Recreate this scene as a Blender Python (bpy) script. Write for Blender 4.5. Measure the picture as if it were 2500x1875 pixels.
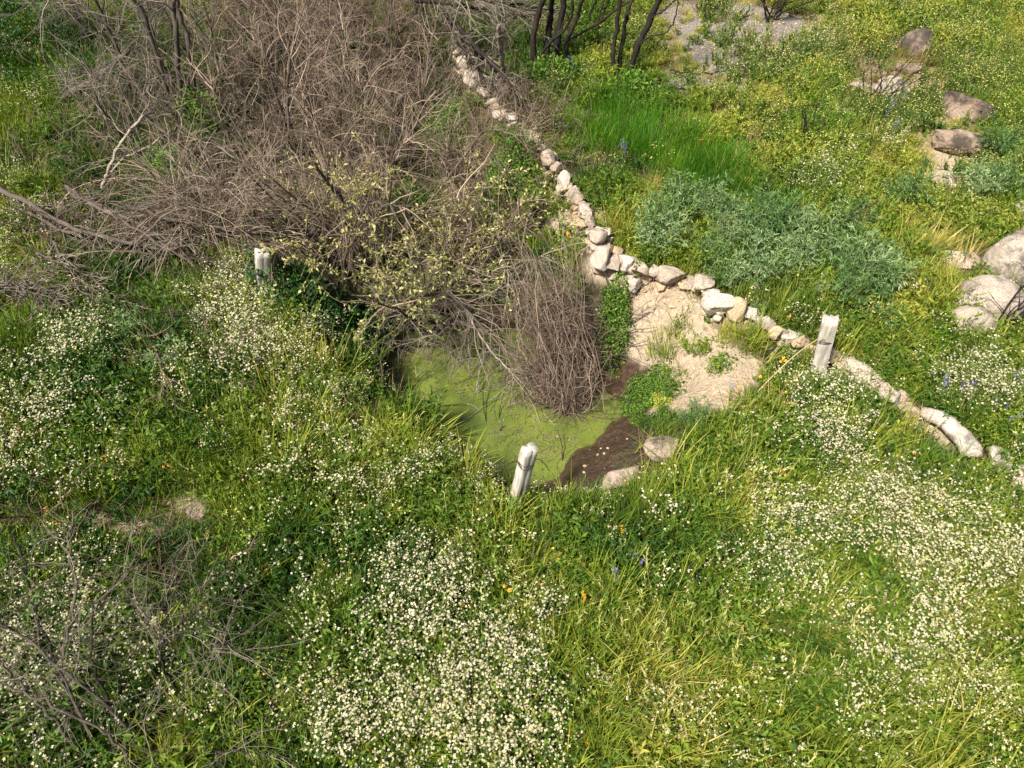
import bpy, math, random
import numpy as np
from mathutils import Vector

random.seed(7)
RNG = np.random.default_rng(7)
for o in list(bpy.data.objects):
    bpy.data.objects.remove(o, do_unlink=True)
scene = bpy.context.scene
COL = scene.collection

# ------------------------------------------------------------------ camera
CAM_H = 4.3
PITCH = math.radians(45.0)          # degrees below the horizontal
FPX = 1720.0                        # focal length in photograph pixels (2500 wide)
cd = bpy.data.cameras.new('camera')
cam = bpy.data.objects.new('camera', cd)
COL.objects.link(cam)
cam.location = (0, 0, CAM_H)
cam.rotation_euler = (math.pi / 2 - PITCH, 0, 0)
cd.sensor_width = 36.0
cd.lens = 36.0 * FPX / 2500.0
cd.clip_start = 0.05
cd.clip_end = 2000.0
scene.camera = cam

# ------------------------------------------------------------------ world, sun, exposure
SUN = Vector((-0.42, -0.42, 0.80)).normalized()      # direction towards the sun
w = bpy.data.worlds.new('World')
scene.world = w
w.use_nodes = True
nt = w.node_tree
bg = nt.nodes['Background']
sky = nt.nodes.new('ShaderNodeTexSky')
sky.sky_type = 'NISHITA'
sky.sun_disc = False
sky.sun_elevation = math.asin(SUN.z)
sky.sun_rotation = math.atan2(SUN.x, SUN.y)
sky.dust_density = 3.0
nt.links.new(sky.outputs[0], bg.inputs[0])
bg.inputs[1].default_value = 0.056
ld = bpy.data.lights.new('sun', 'SUN')
ld.energy = 4.9
ld.angle = math.radians(9.0)
ld.color = (1.0, 0.95, 0.85)
sun = bpy.data.objects.new('sun', ld)
sun.rotation_euler = (-SUN).to_track_quat('-Z', 'Y').to_euler()
sun.location = (-6, -6, 14)
COL.objects.link(sun)
vs = scene.view_settings
vs.view_transform = 'Standard'
vs.look = 'None'
vs.gamma = 1.0
vs.use_curve_mapping = False
vs.exposure = 1.2
scene.render.engine = 'CYCLES'
scene.cycles.max_bounces = 4
scene.cycles.diffuse_bounces = 2
scene.cycles.glossy_bounces = 1
scene.cycles.transmission_bounces = 3

# ------------------------------------------------------------------ noise and pixel helpers
def _hash(ix, iy, iz, seed):
    h = (ix.astype(np.int64) * 374761393 + iy.astype(np.int64) * 668265263 + iz.astype(np.int64) * 2147483647 + seed * 1274126177) & 0xffffffff
    h = ((h ^ (h >> 13)) * 1274126177) & 0xffffffff
    h = ((h ^ (h >> 16)) * 2246822519) & 0xffffffff
    return ((h ^ (h >> 13)) & 0xffffff) / float(0xffffff)

def vn3(x, y, z, seed=0):
    x, y, z = [np.asarray(a, dtype=float) for a in np.broadcast_arrays(x, y, z)]
    fx, fy, fz = np.floor(x), np.floor(y), np.floor(z)
    a, b, c = x - fx, y - fy, z - fz
    a, b, c = [t * t * (3 - 2 * t) for t in (a, b, c)]
    r = 0
    for i in (0, 1):
        for j in (0, 1):
            for k in (0, 1):
                wgt = (a if i else 1 - a) * (b if j else 1 - b) * (c if k else 1 - c)
                r = r + wgt * _hash(fx + i, fy + j, fz + k, seed)
    return r * 2 - 1

def fbm(x, y, z=0.0, seed=0, octv=3):
    r, amp, tot = 0, 1.0, 0
    x, y, z = np.asarray(x, float), np.asarray(y, float), np.asarray(z, float)
    for o in range(octv):
        f = 2.03 ** o
        r = r + amp * vn3(x * f + 17.3 * o, y * f - 9.1 * o, z * f + 3.7 * o, seed + o)
        tot += amp
        amp *= 0.5
    return r / tot

def sstep(a, b, x):
    t = np.clip((x - a) / (b - a), 0, 1)
    return t * t * (3 - 2 * t)

cp, sp = math.cos(PITCH), math.sin(PITCH)
def ray(u, v):
    a, b = (u - 1250.0) / FPX, -(v - 937.5) / FPX
    d = np.array([a, cp + b * sp, -sp + b * cp])
    return d / np.linalg.norm(d)

def project(x, y, z):
    """world -> photograph pixel (vectorised)"""
    zz = z - CAM_H
    depth = y * cp - zz * sp
    up = y * sp + zz * cp
    depth = np.maximum(depth, 1e-3)
    return 1250 + FPX * x / depth, 937.5 - FPX * up / depth

SLOPE = 0.14
ZW = -0.66
def base_h(x, y):
    yy = np.minimum(y, 15.0) + 0.25 * np.maximum(0, np.minimum(y, 60) - 15.0)
    return SLOPE * (yy - 4.3)

def pix_plane(u, v):
    d = ray(u, v)
    t = (SLOPE * (0 - 4.3) - CAM_H) / (d[2] - SLOPE * d[1])
    return (d[0] * t, d[1] * t)

# rim of the hollow that holds the pond and the dead thicket
RIM = np.array([pix_plane(u, v) for u, v in [
    (590, 640), (655, 750), (770, 870), (870, 1000), (990, 1130), (1165, 1215), (1330, 1245), (1460, 1215),
    (1580, 1110), (1690, 1030), (1790, 930), (1770, 840), (1700, 745), (1610, 690), (1490, 655), (1400, 545), (1300, 400), (1185, 240),
    (1090, 60), (700, 40), (430, 240), (380, 440), (520, 590)]])

def poly_sd(x, y, poly):
    """signed distance, positive inside"""
    x, y = np.asarray(x, float), np.asarray(y, float)
    inside = np.zeros(x.shape, bool)
    best = np.full(x.shape, 1e9)
    n = len(poly)
    for i in range(n):
        ax, ay = poly[i]
        bx, by = poly[(i + 1) % n]
        ex, ey = bx - ax, by - ay
        t = np.clip(((x - ax) * ex + (y - ay) * ey) / (ex * ex + ey * ey), 0, 1)
        best = np.minimum(best, (x - ax - t * ex) ** 2 + (y - ay - t * ey) ** 2)
        if ey != 0:
            c = ((ay > y) != (by > y)) & (x < ex * (y - ay) / ey + ax)
            inside ^= c
    d = np.sqrt(best)
    return np.where(inside, d, -d)

def H(x, y):
    x, y = np.asarray(x, float), np.asarray(y, float)
    b = base_h(x, y)
    near = (np.abs(x) < 40) & (y < 45) & (y > -15)
    b = b + np.where(near, 0.09 * fbm(x * 0.7, y * 0.7, 0, 3, 2) + 0.03 * fbm(x * 3.1, y * 3.1, 0, 5, 2), 0)
    sd = poly_sd(x, y, RIM) + 0.12 * fbm(x * 2.2, y * 2.2, 0, 9, 2) + .05 * fbm(x * 7, y * 7, 0, 19, 2)
    m = sstep(0, 1, (sd + .06) / (.84 + .30 * sstep(.2, 1.3, x) * sstep(3.2, 3.8, y)))
    fl = ZW - 0.12 + 0.20 * np.maximum(0, y - 5.25) + 0.03 * fbm(x * 2, y * 2, 0, 8, 2)
    # left and right ends of the hollow floor shoal up out of the water
    fl = fl + 0.30 * np.maximum(0, -1.9 - x)
    fl = np.minimum(fl, b - 0.10)
    return b * (1 - m) + fl * m + 4 * m * (1 - m) * (.05 * fbm(x * 5, y * 5, 0, 91, 3) + .025 * fbm(x * 13, y * 13, 0, 92, 2))

_T = np.arange(1.5, 60, 0.02)
def P(u, v, h=0.0):
    """point seen at pixel (u, v) lying h metres above the ground it stands over"""
    d = ray(u, v)
    pts = d[None, :] * _T[:, None]
    diff = (pts[:, 2] + CAM_H) - H(pts[:, 0], pts[:, 1]) - h
    idx = np.argmax(diff < 0)
    if diff[idx] >= 0:
        idx = len(_T) - 1
    i0 = max(idx - 1, 0)
    a, b = diff[i0], diff[idx]
    t = _T[i0] + (_T[idx] - _T[i0]) * (a / (a - b) if a != b else 0)
    return np.array([d[0] * t, d[1] * t, d[2] * t + CAM_H])

def PV(u, v, y):
    """point seen at pixel (u, v) in the upright plane at distance y"""
    d = ray(u, v)
    t = y / d[1]
    return np.array([d[0] * t, y, d[2] * t + CAM_H])

# ------------------------------------------------------------------ object helpers
def mk_mesh(name, V, faces, mats=(), matidx=None, smooth=False, attrs=None):
    """faces: list of int arrays (n,3) / (n,4)"""
    me = bpy.data.meshes.new(name)
    V = np.asarray(V, np.float32)
    faces = [np.asarray(f, np.int32) for f in faces if len(f)]
    me.vertices.add(len(V))
    me.vertices.foreach_set('co', V.ravel())
    nl = sum(f.size for f in faces)
    npoly = sum(len(f) for f in faces)
    me.loops.add(nl)
    me.polygons.add(npoly)
    me.loops.foreach_set('vertex_index', np.concatenate([f.ravel() for f in faces]))
    tot = np.concatenate([np.full(len(f), f.shape[1], np.int32) for f in faces])
    st = np.concatenate([[0], np.cumsum(tot)[:-1]]).astype(np.int32)
    me.polygons.foreach_set('loop_start', st)
    if matidx is not None:
        me.polygons.foreach_set('material_index', np.asarray(matidx, np.int32))
    if smooth:
        me.polygons.foreach_set('use_smooth', np.ones(npoly, bool))
    for m in mats:
        me.materials.append(m)
    if attrs:
        for k, a in attrs.items():
            at = me.attributes.new(k, 'FLOAT', 'POINT')
            at.data.foreach_set('value', np.asarray(a, np.float32))
    me.update(calc_edges=True)
    return me

def add(name, me, parent=None, loc=None, kind=None):
    o = bpy.data.objects.new(name, me)
    COL.objects.link(o)
    if parent is not None:
        o.parent = parent
    if loc is not None:
        o.location = loc
    if kind:
        o['kind'] = kind
    return o

def tag(o, label, cat, group=None):
    o['label'] = label
    o['category'] = cat
    if group:
        o['group'] = group
    return o

def thing(name, label, cat, loc, group=None):
    o = bpy.data.objects.new(name, None)
    COL.objects.link(o)
    o.location = loc
    o.empty_display_size = 0.1
    return tag(o, label, cat, group)

class Bag:
    """collects vertices and faces with material indices and one float attribute per vertex"""
    def __init__(self):
        self.V, self.Q, self.T, self.qm, self.tm, self.A = [], [], [], [], [], []
        self.n = 0
    def add(self, V, F, mat=0, attr=None):
        V = np.asarray(V, float).reshape(-1, 3)
        F = np.asarray(F, int)
        self.V.append(V)
        if attr is None:
            attr = np.zeros(len(V))
        self.A.append(np.broadcast_to(attr, (len(V),)))
        if F.shape[1] == 4:
            self.Q.append(F + self.n); self.qm.append(np.full(len(F), mat))
        else:
            self.T.append(F + self.n); self.tm.append(np.full(len(F), mat))
        self.n += len(V)
    def mesh(self, name, mats, smooth=False, origin=None):
        V = np.concatenate(self.V)
        if origin is not None:
            V = V - np.asarray(origin)
        fs, mi = [], []
        if self.Q:
            fs.append(np.concatenate(self.Q)); mi.append(np.concatenate(self.qm))
        if self.T:
            fs.append(np.concatenate(self.T)); mi.append(np.concatenate(self.tm))
        return mk_mesh(name, V, fs, mats, np.concatenate(mi), smooth, {'vary': np.concatenate(self.A)})

def norm(a):
    return a / np.maximum(np.linalg.norm(a, axis=-1, keepdims=True), 1e-9)

def tubes(lines, radii, sides=3, rng=RNG):
    """lines (N,P,3), radii (N,P) -> verts, quads, per-vertex random per line"""
    lines = np.asarray(lines, float)
    N, Pn, _ = lines.shape
    tan = np.gradient(lines, axis=1)
    tan = norm(tan)
    ref = norm(rng.normal(size=(N, 1, 3)))
    n1 = norm(np.cross(tan, np.broadcast_to(ref, tan.shape)))
    n2 = np.cross(tan, n1)
    ang = np.arange(sides) * 2 * math.pi / sides
    ring = lines[:, :, None, :] + radii[:, :, None, None] * (np.cos(ang)[None, None, :, None] * n1[:, :, None, :] + np.sin(ang)[None, None, :, None] * n2[:, :, None, :])
    V = ring.reshape(-1, 3)
    base = (np.arange(N) * Pn * sides)[:, None, None]
    i = np.arange(Pn - 1)[None, :, None] * sides
    s = np.arange(sides)[None, None, :]
    s2 = (s + 1) % sides
    F = np.stack([base + i + s, base + i + s2, base + i + sides + s2, base + i + sides + s], -1).reshape(-1, 4)
    return V, F, np.repeat(rng.random(N), Pn * sides)

def grow(starts, dirs, lens, pn=6, wob=0.2, grav=0.0, rng=RNG):
    p = np.array(starts, float); d = norm(np.array(dirs, float))
    out = [p.copy()]
    for i in range(pn - 1):
        d = d + rng.normal(size=d.shape) * wob
        d[:, 2] += grav
        d = norm(d)
        p = p + d * (np.asarray(lens)[:, None] / (pn - 1))
        out.append(p.copy())
    return np.stack(out, 1)

def spawn(lines, k, t0, t1, spread, rng=RNG, up=0.0):
    """k children on each line: start points, directions, parameter"""
    N, Pn, _ = lines.shape
    t = t0 + (t1 - t0) * rng.random((N, k))
    f = t * (Pn - 1)
    i = np.minimum(f.astype(int), Pn - 2)
    a = (f - i)[..., None]
    n = np.arange(N)[:, None]
    s = lines[n, i] * (1 - a) + lines[n, i + 1] * a
    d = norm(lines[n, i + 1] - lines[n, i])
    d = norm(d + rng.normal(size=d.shape) * spread + np.array([0, 0, up]))
    return s.reshape(-1, 3), d.reshape(-1, 3), t.reshape(-1)

def taper(r0, r1, pn):
    r0 = np.atleast_1d(r0); r1 = np.atleast_1d(r1)
    t = np.linspace(0, 1, pn)[None, :]
    return r0[:, None] * (1 - t) + r1[:, None] * t

def smooth_path(pts, n=20):
    """Catmull-Rom through the points"""
    pts = np.asarray(pts, float)
    q = np.vstack([2 * pts[0] - pts[1], pts, 2 * pts[-1] - pts[-2]])
    m = len(pts) - 1
    out = []
    for s in np.linspace(0, m - 1e-6, n):
        i = int(s); t = s - i
        p0, p1, p2, p3 = q[i], q[i + 1], q[i + 2], q[i + 3]
        out.append(0.5 * ((2 * p1) + (-p0 + p2) * t + (2 * p0 - 5 * p1 + 4 * p2 - p3) * t * t + (-p0 + 3 * p1 - 3 * p2 + p3) * t ** 3))
    return np.array(out)

def limb(path, r0, r1, n=18, sides=7, wig=0.012, rng=RNG):
    L = smooth_path(path, n)
    L[1:] += rng.normal(size=(n - 1, 3)) * wig
    r = np.linspace(r0, r1, n) * (1 + 0.10 * rng.normal(size=n))
    V, F, a = tubes(L[None], r[None], sides, rng)
    return V, F, a, L

# ------------------------------------------------------------------ materials
def new_mat(name):
    m = bpy.data.materials.new(name)
    m.use_nodes = True
    t = m.node_tree
    for n in list(t.nodes):
        t.nodes.remove(n)
    out = t.nodes.new('ShaderNodeOutputMaterial')
    return m, t, out

def N(t, typ, **kw):
    n = t.nodes.new(typ)
    for k, v in kw.items():
        if hasattr(n, k):
            setattr(n, k, v)
        else:
            n.inputs[k].default_value = v
    return n

def ramp(t, fac, stops):
    r = t.nodes.new('ShaderNodeValToRGB')
    e = r.color_ramp.elements
    while len(e) < len(stops):
        e.new(0.5)
    for el, (p, c) in zip(e, stops):
        el.position = p
        el.color = (*c, 1)
    t.links.new(fac, r.inputs[0])
    return r.outputs[0]

def math_n(t, op, a, b=None, clamp=False):
    n = t.nodes.new('ShaderNodeMath'); n.operation = op; n.use_clamp = clamp
    for i, s in enumerate((a, b)):
        if s is None: continue
        if isinstance(s, (int, float)): n.inputs[i].default_value = s
        else: t.links.new(s, n.inputs[i])
    return n.outputs[0]

def mixc(t, fac, a, b, mode='MIX'):
    n = t.nodes.new('ShaderNodeMix'); n.data_type = 'RGBA'; n.blend_type = mode
    for sock, s in ((n.inputs[0], fac), (n.inputs[6], a), (n.inputs[7], b)):
        if isinstance(s, (int, float)): sock.default_value = s
        elif isinstance(s, tuple): sock.default_value = (*s, 1)
        else: t.links.new(s, sock)
    return n.outputs[2]

def noise(t, scale, detail=4, rough=0.55, coord=None, w=0):
    n = t.nodes.new('ShaderNodeTexNoise')
    n.inputs['Scale'].default_value = scale
    n.inputs['Detail'].default_value = detail
    n.inputs['Roughness'].default_value = rough
    if coord is not None:
        t.links.new(coord, n.inputs['Vector'])
    return n.outputs[0]

def leaf_mat(name, stops, transl=0.35, rough=0.55, instanced=True, spec=0.25):
    """foliage: colour from the plant's tint and the leaf's own variation"""
    m, t, out = new_mat(name)
    vary = N(t, 'ShaderNodeAttribute', attribute_name='vary').outputs['Fac']
    if instanced:
        a = t.nodes.new('ShaderNodeAttribute'); a.attribute_type = 'INSTANCER'; a.attribute_name = 'tint'
        f = math_n(t, 'ADD', math_n(t, 'MULTIPLY', vary, 0.34), a.outputs['Fac'])
        f = math_n(t, 'SUBTRACT', f, 0.17, True)
    else:
        f = vary
    c = ramp(t, f, stops)
    b = N(t, 'ShaderNodeBsdfPrincipled')
    b.inputs['Roughness'].default_value = rough
    b.inputs['Specular IOR Level'].default_value = spec
    t.links.new(c, b.inputs['Base Color'])
    tr = t.nodes.new('ShaderNodeBsdfTranslucent')
    t.links.new(mixc(t, 1.0, c, (1.25, 1.15, 0.6), 'MULTIPLY'), tr.inputs[0])
    mx = t.nodes.new('ShaderNodeMixShader'); mx.inputs[0].default_value = transl
    t.links.new(b.outputs[0], mx.inputs[1]); t.links.new(tr.outputs[0], mx.inputs[2])
    t.links.new(mx.outputs[0], out.inputs[0])
    return m

def wood_mat(name, stops, scale=14, rough=0.85, bump=0.4, vary=0.6):
    m, t, out = new_mat(name)
    tc = N(t, 'ShaderNodeTexCoord').outputs['Object']
    nz = noise(t, scale, 5, 0.65, tc)
    va = N(t, 'ShaderNodeAttribute', attribute_name='vary').outputs['Fac']
    f = math_n(t, 'ADD', math_n(t, 'MULTIPLY', nz, 1 - vary), math_n(t, 'MULTIPLY', va, vary), True)
    c = ramp(t, f, stops)
    b = N(t, 'ShaderNodeBsdfPrincipled'); b.inputs['Roughness'].default_value = rough
    b.inputs['Specular IOR Level'].default_value = 0.2
    t.links.new(c, b.inputs['Base Color'])
    if bump:
        bn = N(t, 'ShaderNodeBump'); bn.inputs['Strength'].default_value = bump; bn.inputs['Distance'].default_value = 0.01
        t.links.new(noise(t, scale * 4, 4, 0.6, tc), bn.inputs['Height'])
        t.links.new(bn.outputs[0], b.inputs['Normal'])
    t.links.new(b.outputs[0], out.inputs[0])
    return m

def stone_mat(name, pale, mid, dark, lichen=0.5, warm=(0.33, 0.24, 0.17), dark_scale=2.2):
    m, t, out = new_mat(name)
    geo = N(t, 'ShaderNodeNewGeometry').outputs['Position']
    big = noise(t, 3.0, 5, 0.6, geo)
    c = ramp(t, big, [(0.30, mid), (0.62, pale)])
    wn = noise(t, 1.7, 3, 0.6, geo)
    c = mixc(t, ramp(t, wn, [(0.45, (0, 0, 0)), (0.70, (0.6, 0.6, 0.6))]), c, warm)
    sp_ = noise(t, 85, 3, 0.75, geo)
    c = mixc(t, 1.0, c, ramp(t, sp_, [(0.33, (0.48, 0.45, 0.42)), (0.52, (1.0, 1.0, 1.0)), (0.70, (1.25, 1.22, 1.18))]), 'MULTIPLY')
    ln = noise(t, dark_scale, 8, 0.72, geo)
    lf = ramp(t, ln, [(0.64 - 0.16 * lichen, (0, 0, 0)), (0.72 - 0.12 * lichen, (0.85, 0.85, 0.85))])
    c = mixc(t, lf, c, dark)
    cr = N(t, 'ShaderNodeTexVoronoi', feature='DISTANCE_TO_EDGE'); cr.inputs['Scale'].default_value = 3.3
    b = N(t, 'ShaderNodeBsdfPrincipled'); b.inputs['Roughness'].default_value = 0.92
    b.inputs['Specular IOR Level'].default_value = 0.2
    t.links.new(c, b.inputs['Base Color'])
    bn = N(t, 'ShaderNodeBump'); bn.inputs['Strength'].default_value = 0.55; bn.inputs['Distance'].default_value = 0.02
    hsum = math_n(t, 'ADD', math_n(t, 'MULTIPLY', sp_, 0.35), noise(t, 22, 6, 0.7, geo))
    t.links.new(hsum, bn.inputs['Height'])
    t.links.new(bn.outputs[0], b.inputs['Normal'])
    t.links.new(b.outputs[0], out.inputs[0])
    return m

M = {}
M['grass'] = leaf_mat('grass_blades', [(0.0, (0.022, 0.064, 0.010)), (0.25, (0.086, 0.155, 0.013)), (0.50, (0.190, 0.250, 0.022)), (0.74, (0.355, 0.345, 0.052)), (1.0, (0.52, 0.43, 0.17))])
M['lush'] = leaf_mat('lush_grass_blades', [(0.0, (0.035, 0.120, 0.008)), (0.5, (0.090, 0.230, 0.012)), (1.0, (0.22, 0.34, 0.022))], transl=0.42)
M['seed'] = leaf_mat('seed_head_husk', [(0.0, (0.20, 0.26, 0.05)), (0.5, (0.36, 0.39, 0.12)), (1.0, (0.52, 0.47, 0.20))])
M['forb'] = leaf_mat('herb_leaves', [(0.0, (0.018, 0.058, 0.010)), (0.35, (0.062, 0.128, 0.013)), (0.7, (0.155, 0.220, 0.020)), (1.0, (0.32, 0.32, 0.05))])
M['dry'] = leaf_mat('dry_grass', [(0.0, (0.10, 0.065, 0.035)), (0.5, (0.24, 0.16, 0.085)), (1.0, (0.42, 0.33, 0.19))], transl=0.2)
M['stem'] = leaf_mat('flower_stems', [(0.0, (0.05, 0.10, 0.02)), (0.6, (0.13, 0.19, 0.04)), (1.0, (0.24, 0.22, 0.09))], transl=0.15)
M['white'] = leaf_mat('white_petals', [(0.0, (0.56, 0.46, 0.36)), (0.5, (0.66, 0.60, 0.46)), (1.0, (0.62, 0.57, 0.30))], transl=0.30, rough=0.6)
M['yellow'] = leaf_mat('yellow_petals', [(0.0, (0.66, 0.58, 0.16)), (0.6, (0.76, 0.69, 0.26)), (1.0, (0.75, 0.40, 0.04))], transl=0.25)
M['orange'] = leaf_mat('orange_petals', [(0.0, (0.75, 0.42, 0.03)), (1.0, (0.70, 0.27, 0.03))], transl=0.25)
M['purple'] = leaf_mat('violet_petals', [(0.0, (0.10, 0.07, 0.32)), (0.5, (0.19, 0.17, 0.50)), (1.0, (0.30, 0.33, 0.62))], transl=0.25)
M['sage'] = leaf_mat('silvery_feather_leaves', [(0.0, (0.040, 0.105, 0.024)), (0.35, (0.105, 0.190, 0.050)), (0.65, (0.17, 0.255, 0.105)), (1.0, (0.32, 0.38, 0.19))], transl=0.25, instanced=False)
def _per_plant():
    t = M['sage'].node_tree
    rp = [n for n in t.nodes if n.type == 'VALTORGB'][0]
    src = rp.inputs[0].links[0].from_socket
    oi = t.nodes.new('ShaderNodeObjectInfo')
    f = math_n(t, 'ADD', math_n(t, 'MULTIPLY', src, .45), math_n(t, 'MULTIPLY', oi.outputs['Random'], .55))
    t.links.new(f, rp.inputs[0])
_per_plant()
M['leafy'] = leaf_mat('green_leaves', [(0.0, (0.022, 0.070, 0.010)), (0.5, (0.075, 0.160, 0.015)), (1.0, (0.17, 0.26, 0.03))], instanced=False)
M['bramble'] = leaf_mat('dark_bramble_leaves', [(0.0, (0.008, 0.030, 0.008)), (0.6, (0.024, 0.082, 0.014)), (1.0, (0.06, 0.15, 0.02))], instanced=False, transl=0.25)
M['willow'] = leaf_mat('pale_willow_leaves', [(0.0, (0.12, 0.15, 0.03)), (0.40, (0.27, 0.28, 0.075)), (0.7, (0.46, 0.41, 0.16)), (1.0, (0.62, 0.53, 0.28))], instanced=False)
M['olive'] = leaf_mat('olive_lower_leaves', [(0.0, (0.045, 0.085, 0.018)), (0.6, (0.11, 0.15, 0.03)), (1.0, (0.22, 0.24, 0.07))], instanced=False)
M['twig'] = wood_mat('dead_brown_twigs', [(0.0, (0.040, 0.030, 0.022)), (0.35, (0.135, 0.100, 0.072)), (0.70, (0.285, 0.215, 0.155)), (1.0, (0.52, 0.41, 0.30))], 6, bump=0)
M['twig_red'] = wood_mat('dead_reddish_twigs', [(0.0, (0.030, 0.021, 0.016)), (0.40, (0.100, 0.070, 0.051)), (0.75, (0.205, 0.148, 0.108)), (1.0, (0.40, 0.305, 0.225))], 6, bump=0)
M['twig_grey'] = wood_mat('dead_grey_twigs', [(0.0, (0.034, 0.029, 0.023)), (0.40, (0.115, 0.094, 0.072)), (0.75, (0.24, 0.20, 0.155)), (1.0, (0.46, 0.39, 0.30))], 6, bump=0)
M['bark'] = wood_mat('grey_brown_bark', [(0.0, (0.030, 0.023, 0.019)), (0.5, (0.082, 0.064, 0.052)), (1.0, (0.18, 0.145, 0.115))], 16, vary=0.15)
M['bark_pale'] = wood_mat('pale_weathered_wood', [(0.0, (0.12, 0.095, 0.075)), (0.5, (0.25, 0.205, 0.165)), (1.0, (0.42, 0.36, 0.30))], 18, vary=0.15)
M['burnt'] = wood_mat('charred_bark', [(0.0, (0.006, 0.005, 0.005)), (0.5, (0.016, 0.012, 0.010)), (0.72, (0.040, 0.024, 0.016)), (1.0, (0.13, 0.062, 0.032))], 13, vary=0.12, rough=0.8)
M['wire'] = wood_mat('rusty_wire', [(0.0, (0.035, 0.028, 0.024)), (1.0, (0.11, 0.085, 0.07))], 30, rough=0.6, bump=0)
M['straw'] = wood_mat('straw_cane', [(0.0, (0.30, 0.24, 0.13)), (1.0, (0.48, 0.40, 0.24))], 20, bump=0)
M['boulder'] = stone_mat('pink_granite', (0.37, 0.315, 0.26), (0.225, 0.185, 0.148), (0.060, 0.052, 0.046), 0.75, dark_scale=3.2)
M['boulder_dark'] = stone_mat('lichen_granite', (0.27, 0.205, 0.155), (0.125, 0.090, 0.066), (0.030, 0.025, 0.022), 1.15, warm=(0.19, 0.125, 0.075), dark_scale=3.4)
M['rock_mid'] = stone_mat('dull_granite', (0.30, 0.235, 0.19), (0.165, 0.128, 0.100), (0.05, 0.043, 0.038), 0.85, dark_scale=4.0)
M['wallstone'] = stone_mat('pale_wall_granite', (0.38, 0.32, 0.26), (0.235, 0.185, 0.14), (0.085, 0.07, 0.058), 0.60, dark_scale=4.5)
M['whitestone'] = stone_mat('whitish_granite', (0.43, 0.385, 0.335), (0.29, 0.255, 0.215), (0.11, 0.095, 0.08), 0.55, dark_scale=4.5)
M['tanstone'] = stone_mat('tan_granite', (0.44, 0.33, 0.225), (0.31, 0.215, 0.135), (0.16, 0.11, 0.08), 0.10)

def concrete_mat():
    m, t, out = new_mat('weathered_concrete')
    tc = N(t, 'ShaderNodeTexCoord').outputs['Object']
    n1 = noise(t, 9, 6, 0.6, tc)
    c = ramp(t, n1, [(0.28, (0.31, 0.28, 0.235)), (0.55, (0.43, 0.40, 0.345)), (0.75, (0.50, 0.465, 0.41))])
    mp = N(t, 'ShaderNodeMapping'); mp.inputs['Scale'].default_value = (14, 14, 1.6)
    t.links.new(tc, mp.inputs[0])
    st = noise(t, 2.2, 5, 0.65, mp.outputs[0])
    c = mixc(t, ramp(t, st, [(0.42, (0, 0, 0)), (0.66, (0.85, 0.85, 0.85))]), c, (0.19, 0.165, 0.13))
    pit = noise(t, 120, 2, 0.6, tc)
    c = mixc(t, ramp(t, pit, [(0.30, (0.6, 0.6, 0.6)), (0.40, (0, 0, 0))]), c, (0.22, 0.19, 0.16))
    b = N(t, 'ShaderNodeBsdfPrincipled'); b.inputs['Roughness'].default_value = 0.9
    b.inputs['Specular IOR Level'].default_value = 0.25
    t.links.new(c, b.inputs['Base Color'])
    bn = N(t, 'ShaderNodeBump'); bn.inputs['Strength'].default_value = 0.5; bn.inputs['Distance'].default_value = 0.004
    t.links.new(math_n(t, 'ADD', pit, n1), bn.inputs['Height']); t.links.new(bn.outputs[0], b.inputs['Normal'])
    t.links.new(b.outputs[0], out.inputs[0])
    return m
M['concrete'] = concrete_mat()

def ground_mat():
    m, t, out = new_mat('ground_soil')
    geo = N(t, 'ShaderNodeNewGeometry').outputs['Position']
    att = lambda k: N(t, 'ShaderNodeAttribute', attribute_name=k).outputs['Fac']
    fine = noise(t, 26, 8, 0.72, geo)
    mid = noise(t, 4.5, 5, 0.6, geo)
    litter = ramp(t, fine, [(0.30, (0.016, 0.014, 0.007)), (0.50, (0.045, 0.038, 0.017)), (0.70, (0.13, 0.10, 0.054))])
    earth = ramp(t, fine, [(0.25, (0.23, 0.168, 0.108)), (0.50, (0.40, 0.305, 0.205)), (0.72, (0.54, 0.43, 0.305))])
    earth = mixc(t, ramp(t, mid, [(0.40, (0, 0, 0)), (0.66, (0.7, 0.7, 0.7))]), earth, (0.46, 0.375, 0.28))
    straw = ramp(t, fine, [(0.25, (0.12, 0.095, 0.04)), (0.50, (0.24, 0.20, 0.085)), (0.72, (0.38, 0.32, 0.15))])
    litter = mixc(t, att('straw'), litter, straw)
    ash = ramp(t, fine, [(0.25, (0.13, 0.115, 0.100)), (0.50, (0.215, 0.19, 0.168)), (0.75, (0.30, 0.27, 0.24))])
    mud = ramp(t, fine, [(0.28, (0.026, 0.015, 0.009)), (0.52, (0.066, 0.039, 0.023)), (0.72, (0.115, 0.073, 0.046))])
    def soft(a, k=0.5):
        return math_n(t, 'SUBTRACT', math_n(t, 'MULTIPLY', math_n(t, 'ADD', a, math_n(t, 'MULTIPLY', math_n(t, 'SUBTRACT', mid, 0.5), k)), 2.2), 0.55, True)
    c = mixc(t, soft(att('earth')), litter, earth)
    c = mixc(t, soft(att('ash')), c, ash)
    c = mixc(t, soft(att('mud'), 0.25), c, mud)
    b = N(t, 'ShaderNodeBsdfPrincipled')
    b.inputs['Specular IOR Level'].default_value = 0.25
    t.links.new(math_n(t, 'SUBTRACT', 0.95, math_n(t, 'MULTIPLY', att('mud'), 0.45)), b.inputs['Roughness'])
    t.links.new(c, b.inputs['Base Color'])
    bn = N(t, 'ShaderNodeBump'); bn.inputs['Strength'].default_value = 1.0; bn.inputs['Distance'].default_value = 0.07
    t.links.new(math_n(t, 'ADD', math_n(t, 'MULTIPLY', fine, 0.6), noise(t, 9, 6, 0.65, geo)), bn.inputs['Height'])
    t.links.new(bn.outputs[0], b.inputs['Normal'])
    t.links.new(b.outputs[0], out.inputs[0])
    return m
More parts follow.
